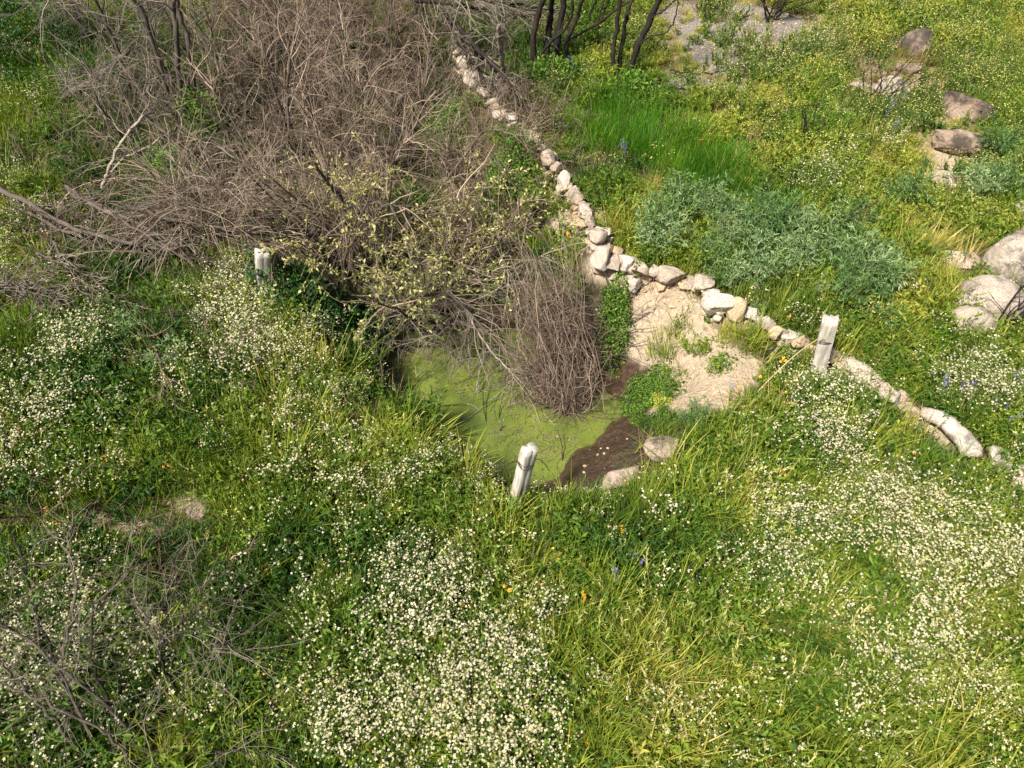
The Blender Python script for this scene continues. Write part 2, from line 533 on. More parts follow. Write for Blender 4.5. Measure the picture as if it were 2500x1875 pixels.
M['ground'] = ground_mat()

def water_mat():
    m, t, out = new_mat('duckweed_water')
    geo = N(t, 'ShaderNodeNewGeometry').outputs['Position']
    edge = N(t, 'ShaderNodeAttribute', attribute_name='edge').outputs['Fac']
    vo = N(t, 'ShaderNodeTexVoronoi'); vo.inputs['Scale'].default_value = 140
    t.links.new(geo, vo.inputs['Vector'])
    big = noise(t, 1.6, 6, 0.62, geo)
    c = ramp(t, big, [(0.32, (0.034, 0.055, 0.007)), (0.45, (0.070, 0.098, 0.010)), (0.56, (0.096, 0.122, 0.013)), (0.70, (0.130, 0.150, 0.022))])
    c = mixc(t, 1.0, c, ramp(t, N(t, 'ShaderNodeSeparateColor').outputs[0], [(0, (1, 1, 1)), (1, (1, 1, 1))]), 'MULTIPLY')
    sepn = [n for n in t.nodes if n.type == 'SEPARATE_COLOR'][-1]
    t.links.new(vo.outputs['Color'], sepn.inputs[0])
    rm = [n for n in t.nodes if n.type == 'VALTORGB'][-1]
    rm.color_ramp.elements[0].color = (0.72, 0.76, 0.70, 1); rm.color_ramp.elements[1].color = (1.22, 1.18, 1.2, 1)
    # torn seams in the weed mat where dark water shows
    wn = noise(t, 2.6, 9, 0.74, geo)
    seam = math_n(t, 'ABSOLUTE', math_n(t, 'SUBTRACT', wn, 0.5))
    sf = ramp(t, seam, [(0.0, (1, 1, 1)), (0.014, (0.8, 0.8, 0.8)), (0.045, (0, 0, 0))])
    gate = ramp(t, noise(t, 1.1, 3, 0.5, geo), [(0.40, (0, 0, 0)), (0.56, (0.85, 0.85, 0.85))])
    sfac = mixc(t, 1.0, sf, gate, 'MULTIPLY')
    c = mixc(t, sfac, c, (0.030, 0.045, 0.008))
    ef = math_n(t, 'ADD', edge, math_n(t, 'MULTIPLY', math_n(t, 'SUBTRACT', noise(t, 6, 6, 0.7, geo), 0.5), 0.9), True)
    efr = ramp(t, ef, [(0.42, (0, 0, 0)), (0.62, (1, 1, 1))])
    c = mixc(t, efr, c, (0.045, 0.032, 0.014))
    b = N(t, 'ShaderNodeBsdfPrincipled')
    b.inputs['Specular IOR Level'].default_value = 0.4
    sepo = N(t, 'ShaderNodeSeparateColor'); t.links.new(efr, sepo.inputs[0])
    t.links.new(math_n(t, 'SUBTRACT', 0.62, math_n(t, 'MULTIPLY', sepo.outputs[0], 0.5)), b.inputs['Roughness'])
    t.links.new(c, b.inputs['Base Color'])
    bn = N(t, 'ShaderNodeBump'); bn.inputs['Strength'].default_value = 0.3; bn.inputs['Distance'].default_value = 0.003
    t.links.new(vo.outputs['Distance'], bn.inputs['Height']); t.links.new(bn.outputs[0], b.inputs['Normal'])
    t.links.new(b.outputs[0], out.inputs[0])
    return m
M['water'] = water_mat()

# ------------------------------------------------------------------ where things grow (photograph pixels -> ground)
def blobs(u, v, L):
    r = np.zeros(np.shape(u))
    for b in L:
        cx, cy, rx, ry = b[:4]
        an = math.radians(b[4]) if len(b) > 4 else 0
        wt = b[5] if len(b) > 5 else 1.0
        du, dv = u - cx, v - cy
        a, c = du * math.cos(an) + dv * math.sin(an), -du * math.sin(an) + dv * math.cos(an)
        r = r + wt * np.exp(-((a / rx) ** 2 + (c / ry) ** 2) ** 1.5)
    return r

EARTH = [(1590, 850, 110, 120, 20, 1.5), (1690, 905, 130, 105, 0, 1.6), (1640, 765, 65, 75, 0, 1.5), (1600, 900, 110, 90, 0, 1.2), (1750, 940, 60, 45), (1830, 905, 42, 30), (1700, 800, 40, 22, 30, .6),
         (1490, 655, 70, 40), (1390, 560, 60, 45, 40), (1560, 700, 50, 25), (2170, 195, 110, 40, 10, .8), (2300, 385, 35, 30), (2300, 430, 40, 35), (2055, 272, 40, 16),
         (2290, 1060, 55, 28, 30), (2090, 900, 60, 20, 35, .7), (1800, 790, 60, 22, 30, .6), (250, 1290, 180, 34, -5, 1.1), (480, 1235, 55, 32, 0, 1.1), (700, 1790, 80, 45, 0, .7), (1345, 1425, 40, 26, 0, .6),
         (1900, 1605, 45, 26, 0, .6), (1780, 1560, 50, 25, 0, .5), (1880, 1050, 30, 20, 0, .6), (960, 950, 60, 30, 45, .6), (1010, 1040, 50, 20, 45, .5), (2080, 160, 60, 20, 0, .5), (2260, 665, 40, 15, 0, .6),
         (1450, 540, 40, 60, 35, .8), (1390, 450, 20, 80, -25, .5), (1320, 350, 16, 60, -30, .5), (1140, 170, 24, 110, -25, .8), (690, 700, 50, 35, 0, .7)]
ASH = [(1855, 75, 100, 42, 0, 1.2), (1770, 155, 95, 30, 10, 1.3), (1730, 212, 95, 22, 5, 1.2), (1780, 262, 30, 13), (1915, 50, 45, 28, 20, 1.3), (1700, 90, 90, 35, 0, .8), (1600, 190, 60, 16, 0, .7), (1680, 30, 90, 35, 0, .9), (1800, 30, 70, 25, 0, .8), (1920, 190, 40, 16, 0, .9)]
STRAW = [(1850, 130, 380, 170, 0, .8), (2300, 230, 300, 330, 0, .9), (1950, 420, 260, 110, 0, .6), (1500, 1700, 350, 220, 0, .4), (2000, 1700, 450, 200, 0, .45), (2100, 1150, 300, 160, 0, .3), (1150, 300, 120, 200, -30, .4)]
MUDX = [(1390, 1120, 75, 55, 0, 1.4), (1507, 960, 60, 170, -8, 1.5), (1425, 1175, 100, 30, -25, 1.5), (1483, 1090, 42, 80, 15, 1.5), (1330, 1180, 60, 25), (1230, 1130, 120, 60), (1100, 1060, 70, 60, 40)]
LOWV = [(1770, 120, 220, 110), (2160, 220, 130, 70), (2300, 300, 130, 130), (2330, 440, 80, 60), (2340, 660, 90, 40), (1680, 1010, 170, 70), (1800, 950, 80, 50), (1230, 1215, 260, 40), (1500, 1190, 150, 40), (900, 1010, 60, 90, 45), (1650, 760, 90, 40), (2300, 1100, 90, 50), (1560, 960, 60, 90), (1900, 860, 120, 40, 30), (2000, 920, 60, 40)]
WALLLOW = [(1230, 280, 40, 60, 45), (1290, 335, 50, 30, 40), (1160, 200, 40, 60, 45), (1360, 430, 50, 90, -30), (2180, 970, 60, 25, 30), (2100, 920, 70, 22, 35)]
LOWV += WALLLOW + [(260, 1300, 230, 50), (480, 1245, 60, 35)]
THICKET = [(700, 120, 420, 220), (850, 400, 420, 220), (450, 420, 380, 130), (1050, 600, 260, 180), (330, 560, 330, 70), (1180, 350, 150, 150)]

# ------------------------------------------------------------------ ground sheet
def axis(lo, hi, step, far):
    c = list(np.arange(lo, hi + 1e-6, step))
    s = step; a = hi
    while a < far:
        s *= 1.35; a += s; c.append(a)
    s = step; a = lo
    while a > -far:
        s *= 1.35; a -= s; c.insert(0, a)
    return np.array(c)

xs = axis(-9.5, 9.5, 0.07, 400); ys = axis(0.2, 15.0, 0.07, 400)
GX, GY = np.meshgrid(xs, ys)
GZ = H(GX, GY)
gx, gy, gz = GX.ravel(), GY.ravel(), GZ.ravel()
gu, gv = project(gx, gy, gz)
front = (gy * cp - (gz - CAM_H) * sp > 0.3)
gearth = np.where(front, np.clip(blobs(gu, gv, EARTH), 0, 1), 0)
gash = np.where(front, np.clip(blobs(gu, gv, ASH), 0, 1), 0)
gstraw = np.where(front, np.clip(blobs(gu, gv, STRAW), 0, 1), 0)
gsd = poly_sd(gx, gy, RIM)
gmud = np.where((gsd > 0) & (gy < 7.5), 1 - sstep(ZW + 0.16, ZW + 0.36, gz + 0.05 * fbm(gx * 5, gy * 5, 0, 4, 2)), 0)
gmud = np.maximum(gmud, np.where(front, np.clip(1.3 * blobs(gu, gv, [(1505, 950, 45, 150, -8), (1420, 1162, 75, 20, -25), (1480, 1085, 30, 65, 15)]), 0, 1), 0) * (gz < -.18))
nx, ny = len(xs), len(ys)
i, j = np.meshgrid(np.arange(nx - 1), np.arange(ny - 1))
i, j = i.ravel(), j.ravel()
F = np.stack([j * nx + i, j * nx + i + 1, (j + 1) * nx + i + 1, (j + 1) * nx + i], 1)
ground = add('ground', mk_mesh('ground', np.stack([gx, gy, gz], 1), [F], [M['ground']], smooth=True,
                               attrs={'earth': gearth, 'ash': gash, 'mud': gmud, 'straw': gstraw}), kind='structure')

# ------------------------------------------------------------------ pond
px_ = np.arange(-3.2, 2.4, 0.05); py_ = np.arange(2.6, 7.2, 0.05)
WX, WY = np.meshgrid(px_, py_)
WZ = H(WX, WY)
dep = ZW - WZ
nx, ny = len(px_), len(py_)
ok = (dep > -0.10) & (poly_sd(WX, WY, RIM) > 0.05)
i, j = np.meshgrid(np.arange(nx - 1), np.arange(ny - 1))
i, j = i.ravel(), j.ravel()
F = np.stack([j * nx + i, j * nx + i + 1, (j + 1) * nx + i + 1, (j + 1) * nx + i], 1)
okf = ok.ravel()[F].any(1)
edge = 1 - sstep(-0.02, 0.07, dep.ravel())
F = F[okf]
used, inv = np.unique(F, return_inverse=True)
Vw = np.stack([WX.ravel(), WY.ravel(), np.full(WX.size, ZW)], 1)[used]
pond = add('pond_water', mk_mesh('pond_water', Vw, [inv.reshape(-1, 4)], [M['water']], attrs={'edge': edge[used]}), kind='structure')

# ------------------------------------------------------------------ stones
def ico(sub):
    t = (1 + 5 ** .5) / 2
    V = [(-1, t, 0), (1, t, 0), (-1, -t, 0), (1, -t, 0), (0, -1, t), (0, 1, t), (0, -1, -t), (0, 1, -t), (t, 0, -1), (t, 0, 1), (-t, 0, -1), (-t, 0, 1)]
    Fc = [(0, 11, 5), (0, 5, 1), (0, 1, 7), (0, 7, 10), (0, 10, 11), (1, 5, 9), (5, 11, 4), (11, 10, 2), (10, 7, 6), (7, 1, 8), (3, 9, 4), (3, 4, 2), (3, 2, 6), (3, 6, 8), (3, 8, 9), (4, 9, 5), (2, 4, 11), (6, 2, 10), (8, 6, 7), (9, 8, 1)]
    V = [np.array(v) / np.linalg.norm(v) for v in V]
    for _ in range(sub):
        mid = {}; nf = []
        def m(a, b):
            k = (min(a, b), max(a, b))
            if k not in mid:
                p = V[a] + V[b]; V.append(p / np.linalg.norm(p)); mid[k] = len(V) - 1
            return mid[k]
        for a, b, c in Fc:
            ab, bc, ca = m(a, b), m(b, c), m(c, a)
            nf += [(a, ab, ca), (b, bc, ab), (c, ca, bc), (ab, bc, ca)]
        Fc = nf
    return np.array(V), np.array(Fc)
ICO = {k: ico(k) for k in (2, 3, 4, 5)}

def stone_verts(sub, seed, cuts=7, rough=0.08, cutmin=0.62):
    r = np.random.default_rng(seed)
    V, Fc = ICO[sub]
    V = V.copy()
    for k in range(cuts):
        n = norm(r.normal(size=3)); d = cutmin + (0.97 - cutmin) * r.random()
        s = V @ n
        V = V - np.maximum(s - d, 0)[:, None] * n[None, :] * 0.98
    dsp = rough * fbm(V[:, 0] * 1.8 + seed, V[:, 1] * 1.8, V[:, 2] * 1.8, seed, 3) * 2 + rough * 0.45 * fbm(V[:, 0] * 6, V[:, 1] * 6, V[:, 2] * 6 + seed, seed + 5, 3)
    return V * (1 + dsp)[:, None], Fc

def px_size(p):
    """metres per photograph pixel at point p"""
    depth = p[1] * cp - (p[2] - CAM_H) * sp
    return depth / FPX

ROCKS = []
def rock(name, u, v, w_px, h_px, mat, seed, ang=0, cuts=6, rough=0.08, sub=4, sink=0.25, flat=None, yscale=0.9, parent=None, origin=None, h=0.0, cutmin=0.62):
    """rock whose outline centre is seen at (u, v) and spans w_px x h_px in the photograph; it is bedded in the ground"""
    p = P(u, v + h_px * 0.28, h)
    s = px_size(p)
    rx = w_px * s / 2
    # seen from ~45 degrees: apparent height mixes depth and height
    ryz = h_px * s / 2
    ry = ryz * 1.15 * yscale
    rz = (flat if flat is not None else 0.85) * ryz
    V, Fc = stone_verts(sub, seed, cuts, rough, cutmin)
    V = V * np.array([rx, ry, rz])
    a = math.radians(ang)
    V = V @ np.array([[math.cos(a), math.sin(a), 0], [-math.sin(a), math.cos(a), 0], [0, 0, 1]])
    c = np.array([p[0], p[1], float(H(p[0], p[1])) + h + rz * (1 - 2 * sink)])
    ROCKS.append((c[0], c[1], max(rx, ry) * (.80 if parent is None else .5), min(rx, ry) * (.85 if parent is None else .5), a if rx >= ry else a + math.pi / 2))
    me = mk_mesh(name, V if parent is None else V + c - origin, [Fc], [M[mat]], smooth=name != 'stone')
    if parent is None:
        return add(name, me, loc=c)
    return add(name, me, parent)

# dry-stone wall: every stone is a child
WALL_PX = [(1092, 55), (1118, 100), (1128, 150), (1155, 190), (1182, 226), (1206, 254), (1250, 300), (1305, 340), (1345, 390), (1376, 445), (1410, 488), (1452, 560), (1480, 625), (1530, 645), (1565, 660), (1630, 675), (1710, 697), (1750, 735), (1800, 755), (1850, 778), (1900, 805), (1960, 835), (2060, 885), (2145, 945), (2225, 1005)]
wo = P(1630, 680)
wall = thing('stone_wall', 'tumbled dry stone wall of pale granite running from the thicket down past the leaning post', 'wall', wo)
STONES = [  # u, v, w, h, material, angle, lift
    (1440, 540, 32, 34, 'wallstone', 20, .10), (1457, 572, 36, 42, 'wallstone', 0, .12), (1436, 564, 16, 18, 'wallstone', 0, .12), (1484, 588, 28, 22, 'wallstone', 0, .03), (1480, 568, 28, 30, 'wallstone', 0, .03),
    (1467, 625, 46, 56, 'whitestone', 10, .10), (1497, 637, 42, 50, 'wallstone', -10, .06), (1527, 638, 36, 40, 'whitestone', 0, .05), (1562, 655, 40, 38, 'wallstone', 0, .05), (1594, 660, 34, 32, 'wallstone', 20, .05),
    (1632, 670, 64, 36, 'wallstone', -10, .05), (1548, 692, 36, 34, 'whitestone', 0, .0), (1710, 690, 48, 38, 'wallstone', 0, .06), (1748, 732, 60, 60, 'whitestone', 0, .06), (1738, 712, 32, 22, 'whitestone', 0, .06),
    (1796, 752, 46, 48, 'tanstone', 0, .05), (1752, 774, 18, 18, 'wallstone', 0, .02), (1836, 768, 40, 30, 'whitestone', -25, .03), (1866, 782, 36, 24, 'whitestone', -25, .03), (1895, 803, 44, 28, 'wallstone', -30, .03), (1925, 820, 34, 24, 'whitestone', -30, .01), (1960, 838, 34, 22, 'wallstone', -30, .0),
    (2072, 893, 92, 34, 'wallstone', -38, .02), (2138, 940, 46, 26, 'whitestone', -25, .01), (2110, 925, 40, 24, 'wallstone', -20, 0), (2228, 1003, 28, 24, 'wallstone', 0, .02),
    (1408, 482, 40, 44, 'wallstone', 30, .05), (1376, 440, 24, 40, 'whitestone', 30, .06), (1373, 460, 26, 26, 'wallstone', 0, .05), (1343, 388, 32, 40, 'wallstone', 10, .06), (1358, 412, 26, 26, 'wallstone', 0, .05), (1305, 338, 28, 20, 'wallstone', 0, .05), (1392, 462, 22, 26, 'wallstone', 0, .03), (1422, 505, 30, 30, 'wallstone', 0, .05),
    (1130, 158, 40, 44, 'wallstone', 0, .08), (1122, 128, 28, 30, 'wallstone', 0, .06), (1155, 192, 38, 32, 'whitestone', 20, .06), (1140, 178, 26, 24, 'wallstone', 0, .06), (1178, 222, 30, 22, 'wallstone', 0, .04), (1203, 250, 30, 18, 'wallstone', 0, .04), (1114, 92, 24, 26, 'wallstone', 0, .06), (1100, 66, 20, 18, 'wallstone', 0, .05),
    (1505, 610, 26, 24, 'tanstone', 0, .04), (1515, 655, 26, 22, 'wallstone', 0, 0), (1580, 674, 22, 18, 'tanstone', 0, .0), (1680, 700, 30, 20, 'wallstone', 0, .0), (1815, 772, 22, 18, 'wallstone', 0, 0), (1430, 520, 24, 24, 'whitestone', 0, .05), (1453, 600, 24, 26, 'wallstone', 0, .03), (1322, 362, 22, 20, 'wallstone', 0, .04), (1420, 545, 26, 24, 'tanstone', 0, .0), (1545, 640, 20, 18, 'wallstone', 0, .04),
]
for k, (u, v, w_, h_, mat, an, lift) in enumerate(STONES):
    s_ = random.random
    for q in range(2):
        rock('stone', u - 10 + 22 * (s_() - .5), v + h_ * .45 + 10 * (s_() - .5), w_ * (.55 + .5 * s_()), h_ * (.5 + .4 * s_()), ['wallstone', 'tanstone'][q], 3000 + 2 * k + q, 90 * s_(), cuts=13, rough=0.09, sub=3, sink=0.25, flat=.9, parent=wall, origin=wo, h=-.02, cutmin=.42)
    rock('stone', u, v, w_ * 1.34, h_ * 1.32, mat, 100 + k, an + 40 * random.random() - 20, cuts=13, rough=0.09, sub=3, sink=0.20, flat=0.95, parent=wall, origin=wo, h=lift + .02, cutmin=0.42)
rw = np.random.default_rng(444)
for k in range(len(WALL_PX) - 1):
    (ua, va), (ub_, vb_) = WALL_PX[k], WALL_PX[k + 1]
    m_ = max(1, int(math.hypot(ub_ - ua, vb_ - va) / (9 + 7 * va / 1000)))
    for q in range(m_):
        f = (q + rw.random()) / m_
        s_ = .6 + .4 * (va / 1000)
        rock('stone', ua + (ub_ - ua) * f + rw.normal(0, 5), va + (vb_ - va) * f + rw.normal(0, 5), (28 + 20 * rw.random()) * s_ * 1.35, (24 + 14 * rw.random()) * s_ * 1.35,
             ['wallstone', 'wallstone', 'whitestone', 'tanstone'][rw.integers(0, 4)], 500 + 20 * k + q, rw.random() * 90 - 45, cuts=12, rough=.07, sub=3, sink=.20, flat=.9, parent=wall, origin=wo, h=-.01 + .08 * rw.random(), cutmin=.40)
# a broken bit of red brick wedged between the stones
bp = P(1475, 594, 0.10)
V = np.array([[x, y, z] for x in (-1, 1) for y in (-1, 1) for z in (-1, 1)]) * np.array([.022, .018, .03]) * (1 + 0.12 * RNG.normal(size=(8, 3)))
mred = wood_mat('red_brick', [(0, (0.16, 0.03, 0.02)), (1, (0.28, 0.06, 0.04))], 20)
add('brick_shard', mk_mesh('brick_shard', V + bp - wo, [np.array([[0, 1, 3, 2], [4, 6, 7, 5], [0, 4, 5, 1], [2, 3, 7, 6], [0, 2, 6, 4], [1, 5, 7, 3]])], [mred]), wall)

BOULDERS = [
    (2222, 100, 74, 66, 'boulder_dark', 11, 5, 'dark lichen covered upright rock beside a patch of white flowers', 1.0, .12, 7),
    (2222, 165, 66, 34, 'boulder_dark', 12, -25, 'low brown rock sunk in the bare pinkish ground below the dark upright rock', .6, .10, 6),
    (2100, 208, 60, 40, 'wallstone', 13, -20, 'small pale rock behind a charred twiggy bush', .6, .10, 7),
    (2178, 212, 76, 64, 'boulder', 14, -30, 'pale broken rock with a black edge beside the charred twiggy bush', .7, .12, 8),
    (2350, 258, 136, 66, 'boulder_dark', 15, -24, 'long brown boulder with a black streaked ridge lying on the slope', .8, .08, 6),
    (2345, 336, 150, 72, 'boulder_dark', 16, -22, 'long flat weathered boulder with a grey crest below the black ridged one', .75, .07, 6),
    (2300, 428, 74, 62, 'boulder', 17, -20, 'low pale rock barely rising out of the grass above the big granite domes', .45, .07, 5),
    (2340, 622, 104, 56, 'boulder', 18, -10, 'low flat cracked granite rock beside the largest granite dome', .55, .06, 6),
    (2478, 620, 185, 180, 'boulder', 19, 15, 'largest smooth pink granite dome at the edge of the slope', .85, .05, 3),
    (2520, 505, 130, 70, 'boulder', 20, 0, 'smooth grey granite boulder just behind the largest dome', .75, .06, 4),
    (2505, 862, 84, 62, 'boulder', 21, -15, 'pale grey boulder below the lobed boulder and its charred bush', .8, .07, 5),
    (2275, 672, 42, 22, 'boulder', 22, 0, 'little flat stone in the green turf beside the lobed boulder', .5, .10, 7),
    (2055, 273, 42, 18, 'boulder', 23, 0, 'small flat stone alone in bright grass below the charred twiggy bush', .5, .10, 7),
    (1612, 1085, 84, 64, 'rock_mid', 24, 15, 'rounded pink granite rock above the muddy pond shore', .85, .07, 5),
    (1522, 1150, 112, 50, 'rock_mid', 25, 28, 'long grey white slab lying on the muddy pond shore', .6, .08, 9),
    (1432, 1194, 28, 18, 'wallstone', 26, 0, 'small pale pink stone in the grass at the pond edge', .7, .08, 7),
    (694, 702, 70, 58, 'rock_mid', 27, 0, 'grey brown rock beside the foot of the upright post at the thicket', .8, .09, 6),
    (480, 1238, 62, 46, 'rock_mid', 28, 0, 'pale tan rock half buried beside bare soil and dead shrub', .6, .08, 6),
    (2432, 1112, 52, 62, 'whitestone', 29, 0, 'upright whitish rock following the long curved stone among white flowers', .9, .08, 8),
    (2486, 1160, 62, 78, 'wallstone', 30, -20, 'pinkish rock in dense white flowers at the end of the wall line', .8, .08, 8),
    (1640, 745, 24, 14, 'tanstone', 31, 0, 'little tan stone on top of the bare earth bank', .7, .1, 8),
]
for k, (u, v, w_, h_, mat, sd, an, label, flat, rough, cuts) in enumerate(BOULDERS):
    f_ = 1.22 if k < 7 else (.95 if k in (8, 9) else 1.08)
    tag(rock('boulder' if w_ > 60 else 'rock', u, v, w_ * f_, h_ * f_, mat, sd, an, cuts=cuts + 4, rough=rough * 1.1, sub=5 if w_ > 90 else 4, sink=0.25, flat=flat * 1.05, cutmin=.50 if k not in (8, 9) else .72), label, 'rock')

# lobed boulder: three rounded lobes split by curved cracks
lo = P(2370, 790)
lob = thing('lobed_boulder', 'rounded pale boulder split into curved lobes by deep cracks', 'rock', lo)
for k, (u, v, w_, h_, sk, fl, h) in enumerate([(2400, 728, 150, 125, .20, .95, 0.0), (2366, 750, 110, 80, .14, 1.0, 0.0), (2358, 785, 112, 80, .20, 1.05, 0.0), (2440, 765, 70, 60, .25, .8, 0)]):
    rock('lobe', u, v, w_, h_, 'boulder', 60 + k, [-28, -20, -8, -30][k], cuts=2, rough=0.035, sub=5, sink=sk, flat=fl, parent=lob, origin=lo, h=h, cutmin=0.8)

# long curved pale stone
pts = [P(u, v, .10) for u, v in [(2245, 1003), (2275, 1010), (2310, 1030), (2345, 1060), (2368, 1090), (2376, 1115)]]
V, Fq, a, L = limb(pts, 0.060, 0.090, 40, 14, 0.002)
cen = L.repeat(14, 0)
rad = norm(V - cen) * np.linspace(.055, .085, 40).repeat(14)[:, None] * np.array([1.15, 1.0, .8])
nzv = fbm(V[:, 0] * 9, V[:, 1] * 9, V[:, 2] * 9, 77, 4)
t_ = np.linspace(0, 1, 40).repeat(14)
V = cen + rad * (np.sqrt(np.clip(1 - (2 * t_ - 1) ** 8, 0.02, 1)) * (1.0 + 0.40 * nzv))[:, None]
V[:, 2] -= 0.01
ro = P(2320, 1040)
capf = np.array([[0, k, k + 1] for k in range(1, 13)] + [[39 * 14, 39 * 14 + k + 1, 39 * 14 + k] for k in range(1, 13)])
for q in range(0, 40, 4): ROCKS.append((L[q][0], L[q][1], .13, .13, 0)); ROCKS.append((L[q][0] + .02, L[q][1] - .16, .10, .10, 0))
tag(add('curved_stone', mk_mesh('curved_stone', V - ro, [Fq, capf], [M['whitestone']], smooth=True), loc=ro), 'long curved white stone rib arching through the white flowers', 'rock')

# ------------------------------------------------------------------ concrete fence posts
def section(w_, d_):
    """vineyard post section with a V groove on both broad faces"""
    g = 0.06
    return np.array([(-w_, -d_ * .9), (-w_ * .92, -d_), (-w_ * .15, -d_), (0, -d_ * (1 - g * 1.6)), (w_ * .15, -d_), (w_ * .92, -d_), (w_, -d_ * .9),
                     (w_, d_ * .9), (w_ * .92, d_), (w_ * .15, d_), (0, d_ * (1 - g * 1.6)), (-w_ * .15, d_), (-w_ * .92, d_), (-w_, d_ * .9)])

def post(ub, vb, ut, vt, width, depth, rot, label, seed, dy=0.0):
    r = np.random.default_rng(seed)
    b = P(ub, vb); b[2] = float(H(b[0], b[1]))
    top = PV(ut, vt, b[1] + dy)
    ax = top - b; L = np.linalg.norm(ax); ax = ax / L
    t = thing('fence_post', label, 'fence post', b, 'concrete fence posts round the pond')
    sec = section(width / 2, depth / 2)
    a = math.radians(rot)
    e1 = np.array([math.cos(a), math.sin(a), 0]); e1 = norm(e1 - ax * (e1 @ ax)); e2 = np.cross(ax, e1)
    n = 16; ns = len(sec)
    V = []
    for k in range(n + 1):
        s = -0.35 + (L + 0.35) * k / n
        sc = 1 + 0.015 * r.normal()
        for q in range(ns):
            x, y = sec[q] * sc + r.normal(size=2) * 0.0012
            zt = s
            if k == n:
                zt = s - 0.006 * (1 - abs(x) / (width / 2)) * 1.3 + r.normal() * 0.006
                x *= 0.95; y *= 0.95
            V.append(e1 * x + e2 * y + ax * zt)
    V = np.array(V)
    Fq = [[k * ns + q, k * ns + (q + 1) % ns, (k + 1) * ns + (q + 1) % ns, (k + 1) * ns + q] for k in range(n) for q in range(ns)]
    c = len(V); V = np.vstack([V, V[n * ns:(n + 1) * ns].mean(0) - ax * 0.006])
    Ft = [[n * ns + q, n * ns + (q + 1) % ns, c] for q in range(ns)]
    add('shaft', mk_mesh('shaft', V, [np.array(Fq), np.array(Ft)], [M['concrete']]), t)
    def wrap(s, tilt, turns=1.0, tail=None):
        m_ = int(20 * turns)
        pl = []
        for q in range(m_ + 1):
            an = 2 * math.pi * q / 20
            x = (width / 2 + .004) * np.sign(math.cos(an)) * abs(math.cos(an)) ** .5
            y = (depth / 2 + .004) * np.sign(math.sin(an)) * abs(math.sin(an)) ** .5
            pl.append(e1 * x + e2 * y + ax * (s + tilt * math.sin(an + .6) + .012 * q / 20))
        if tail:
            pl += [np.asarray(q_) - b for q_ in tail]
        pl = np.array(pl)
        V, Fq, _ = tubes(pl[None], np.full((1, len(pl)), .0032), 5, r)
        add('wire', mk_mesh('wire', V, [Fq], [M['wire']], smooth=True), t)
    return t, wrap, b, ax, L

t1, wrap1, b1, ax1, L1 = post(1261, 1222, 1294, 1092, 0.098, 0.085, 28, 'leaning grey concrete post with rusty wire at the near pond shore', 5)
tail = [P(u, v, h) for u, v, h in [(1318, 1122, .48), (1332, 1135, .36), (1342, 1150, .22)]]
wrap1(L1 * .70, 0.012, 1.6)
wrap1(L1 * .72, -0.016, 1.2, tail)
tl = np.array([P(1268, 1123, .42) - b1] + [PV(u, v, b1[1] + .05 * k) - b1 for k, (u, v) in enumerate([(1240, 1132), (1190, 1140), (1130, 1150), (1085, 1175)])])
V, Fq, _ = tubes(smooth_path(tl, 24)[None], np.full((1, 24), .0028), 5); add('wire', mk_mesh('wire', V, [Fq], [M['wire']]), t1)
t2, wrap2, b2, ax2, L2 = post(1996, 908, 2028, 776, 0.122, 0.10, -18, 'pale leaning concrete post beside the stone wall with a dry cane against it', 6)
wrap2(L2 * .62, 0.016, 1.7); wrap2(L2 * .60, -0.02, 1.3)
t3, wrap3, b3, ax3, L3 = post(646, 742, 640, 612, 0.118, 0.095, 24, 'upright pale concrete post at the foot of the dead thicket', 8)
wrap3(L3 * .60, 0.004, 1.2)
cane = smooth_path([P(1848, 958, .03), P(1900, 905, .18), P(1950, 860, .30), PV(2000, 826, b2[1] - .07), PV(2014, 824, b2[1] - .08)], 22)
co = cane[0].copy()
V, Fq, _ = tubes((cane - co)[None], np.linspace(.006, .0035, 22)[None], 5)
tag(add('dry_cane', mk_mesh('dry_cane', V, [Fq], [M['straw']], smooth=True), loc=co), 'single straw coloured cane leaning from the ground to the pale post', 'cane')

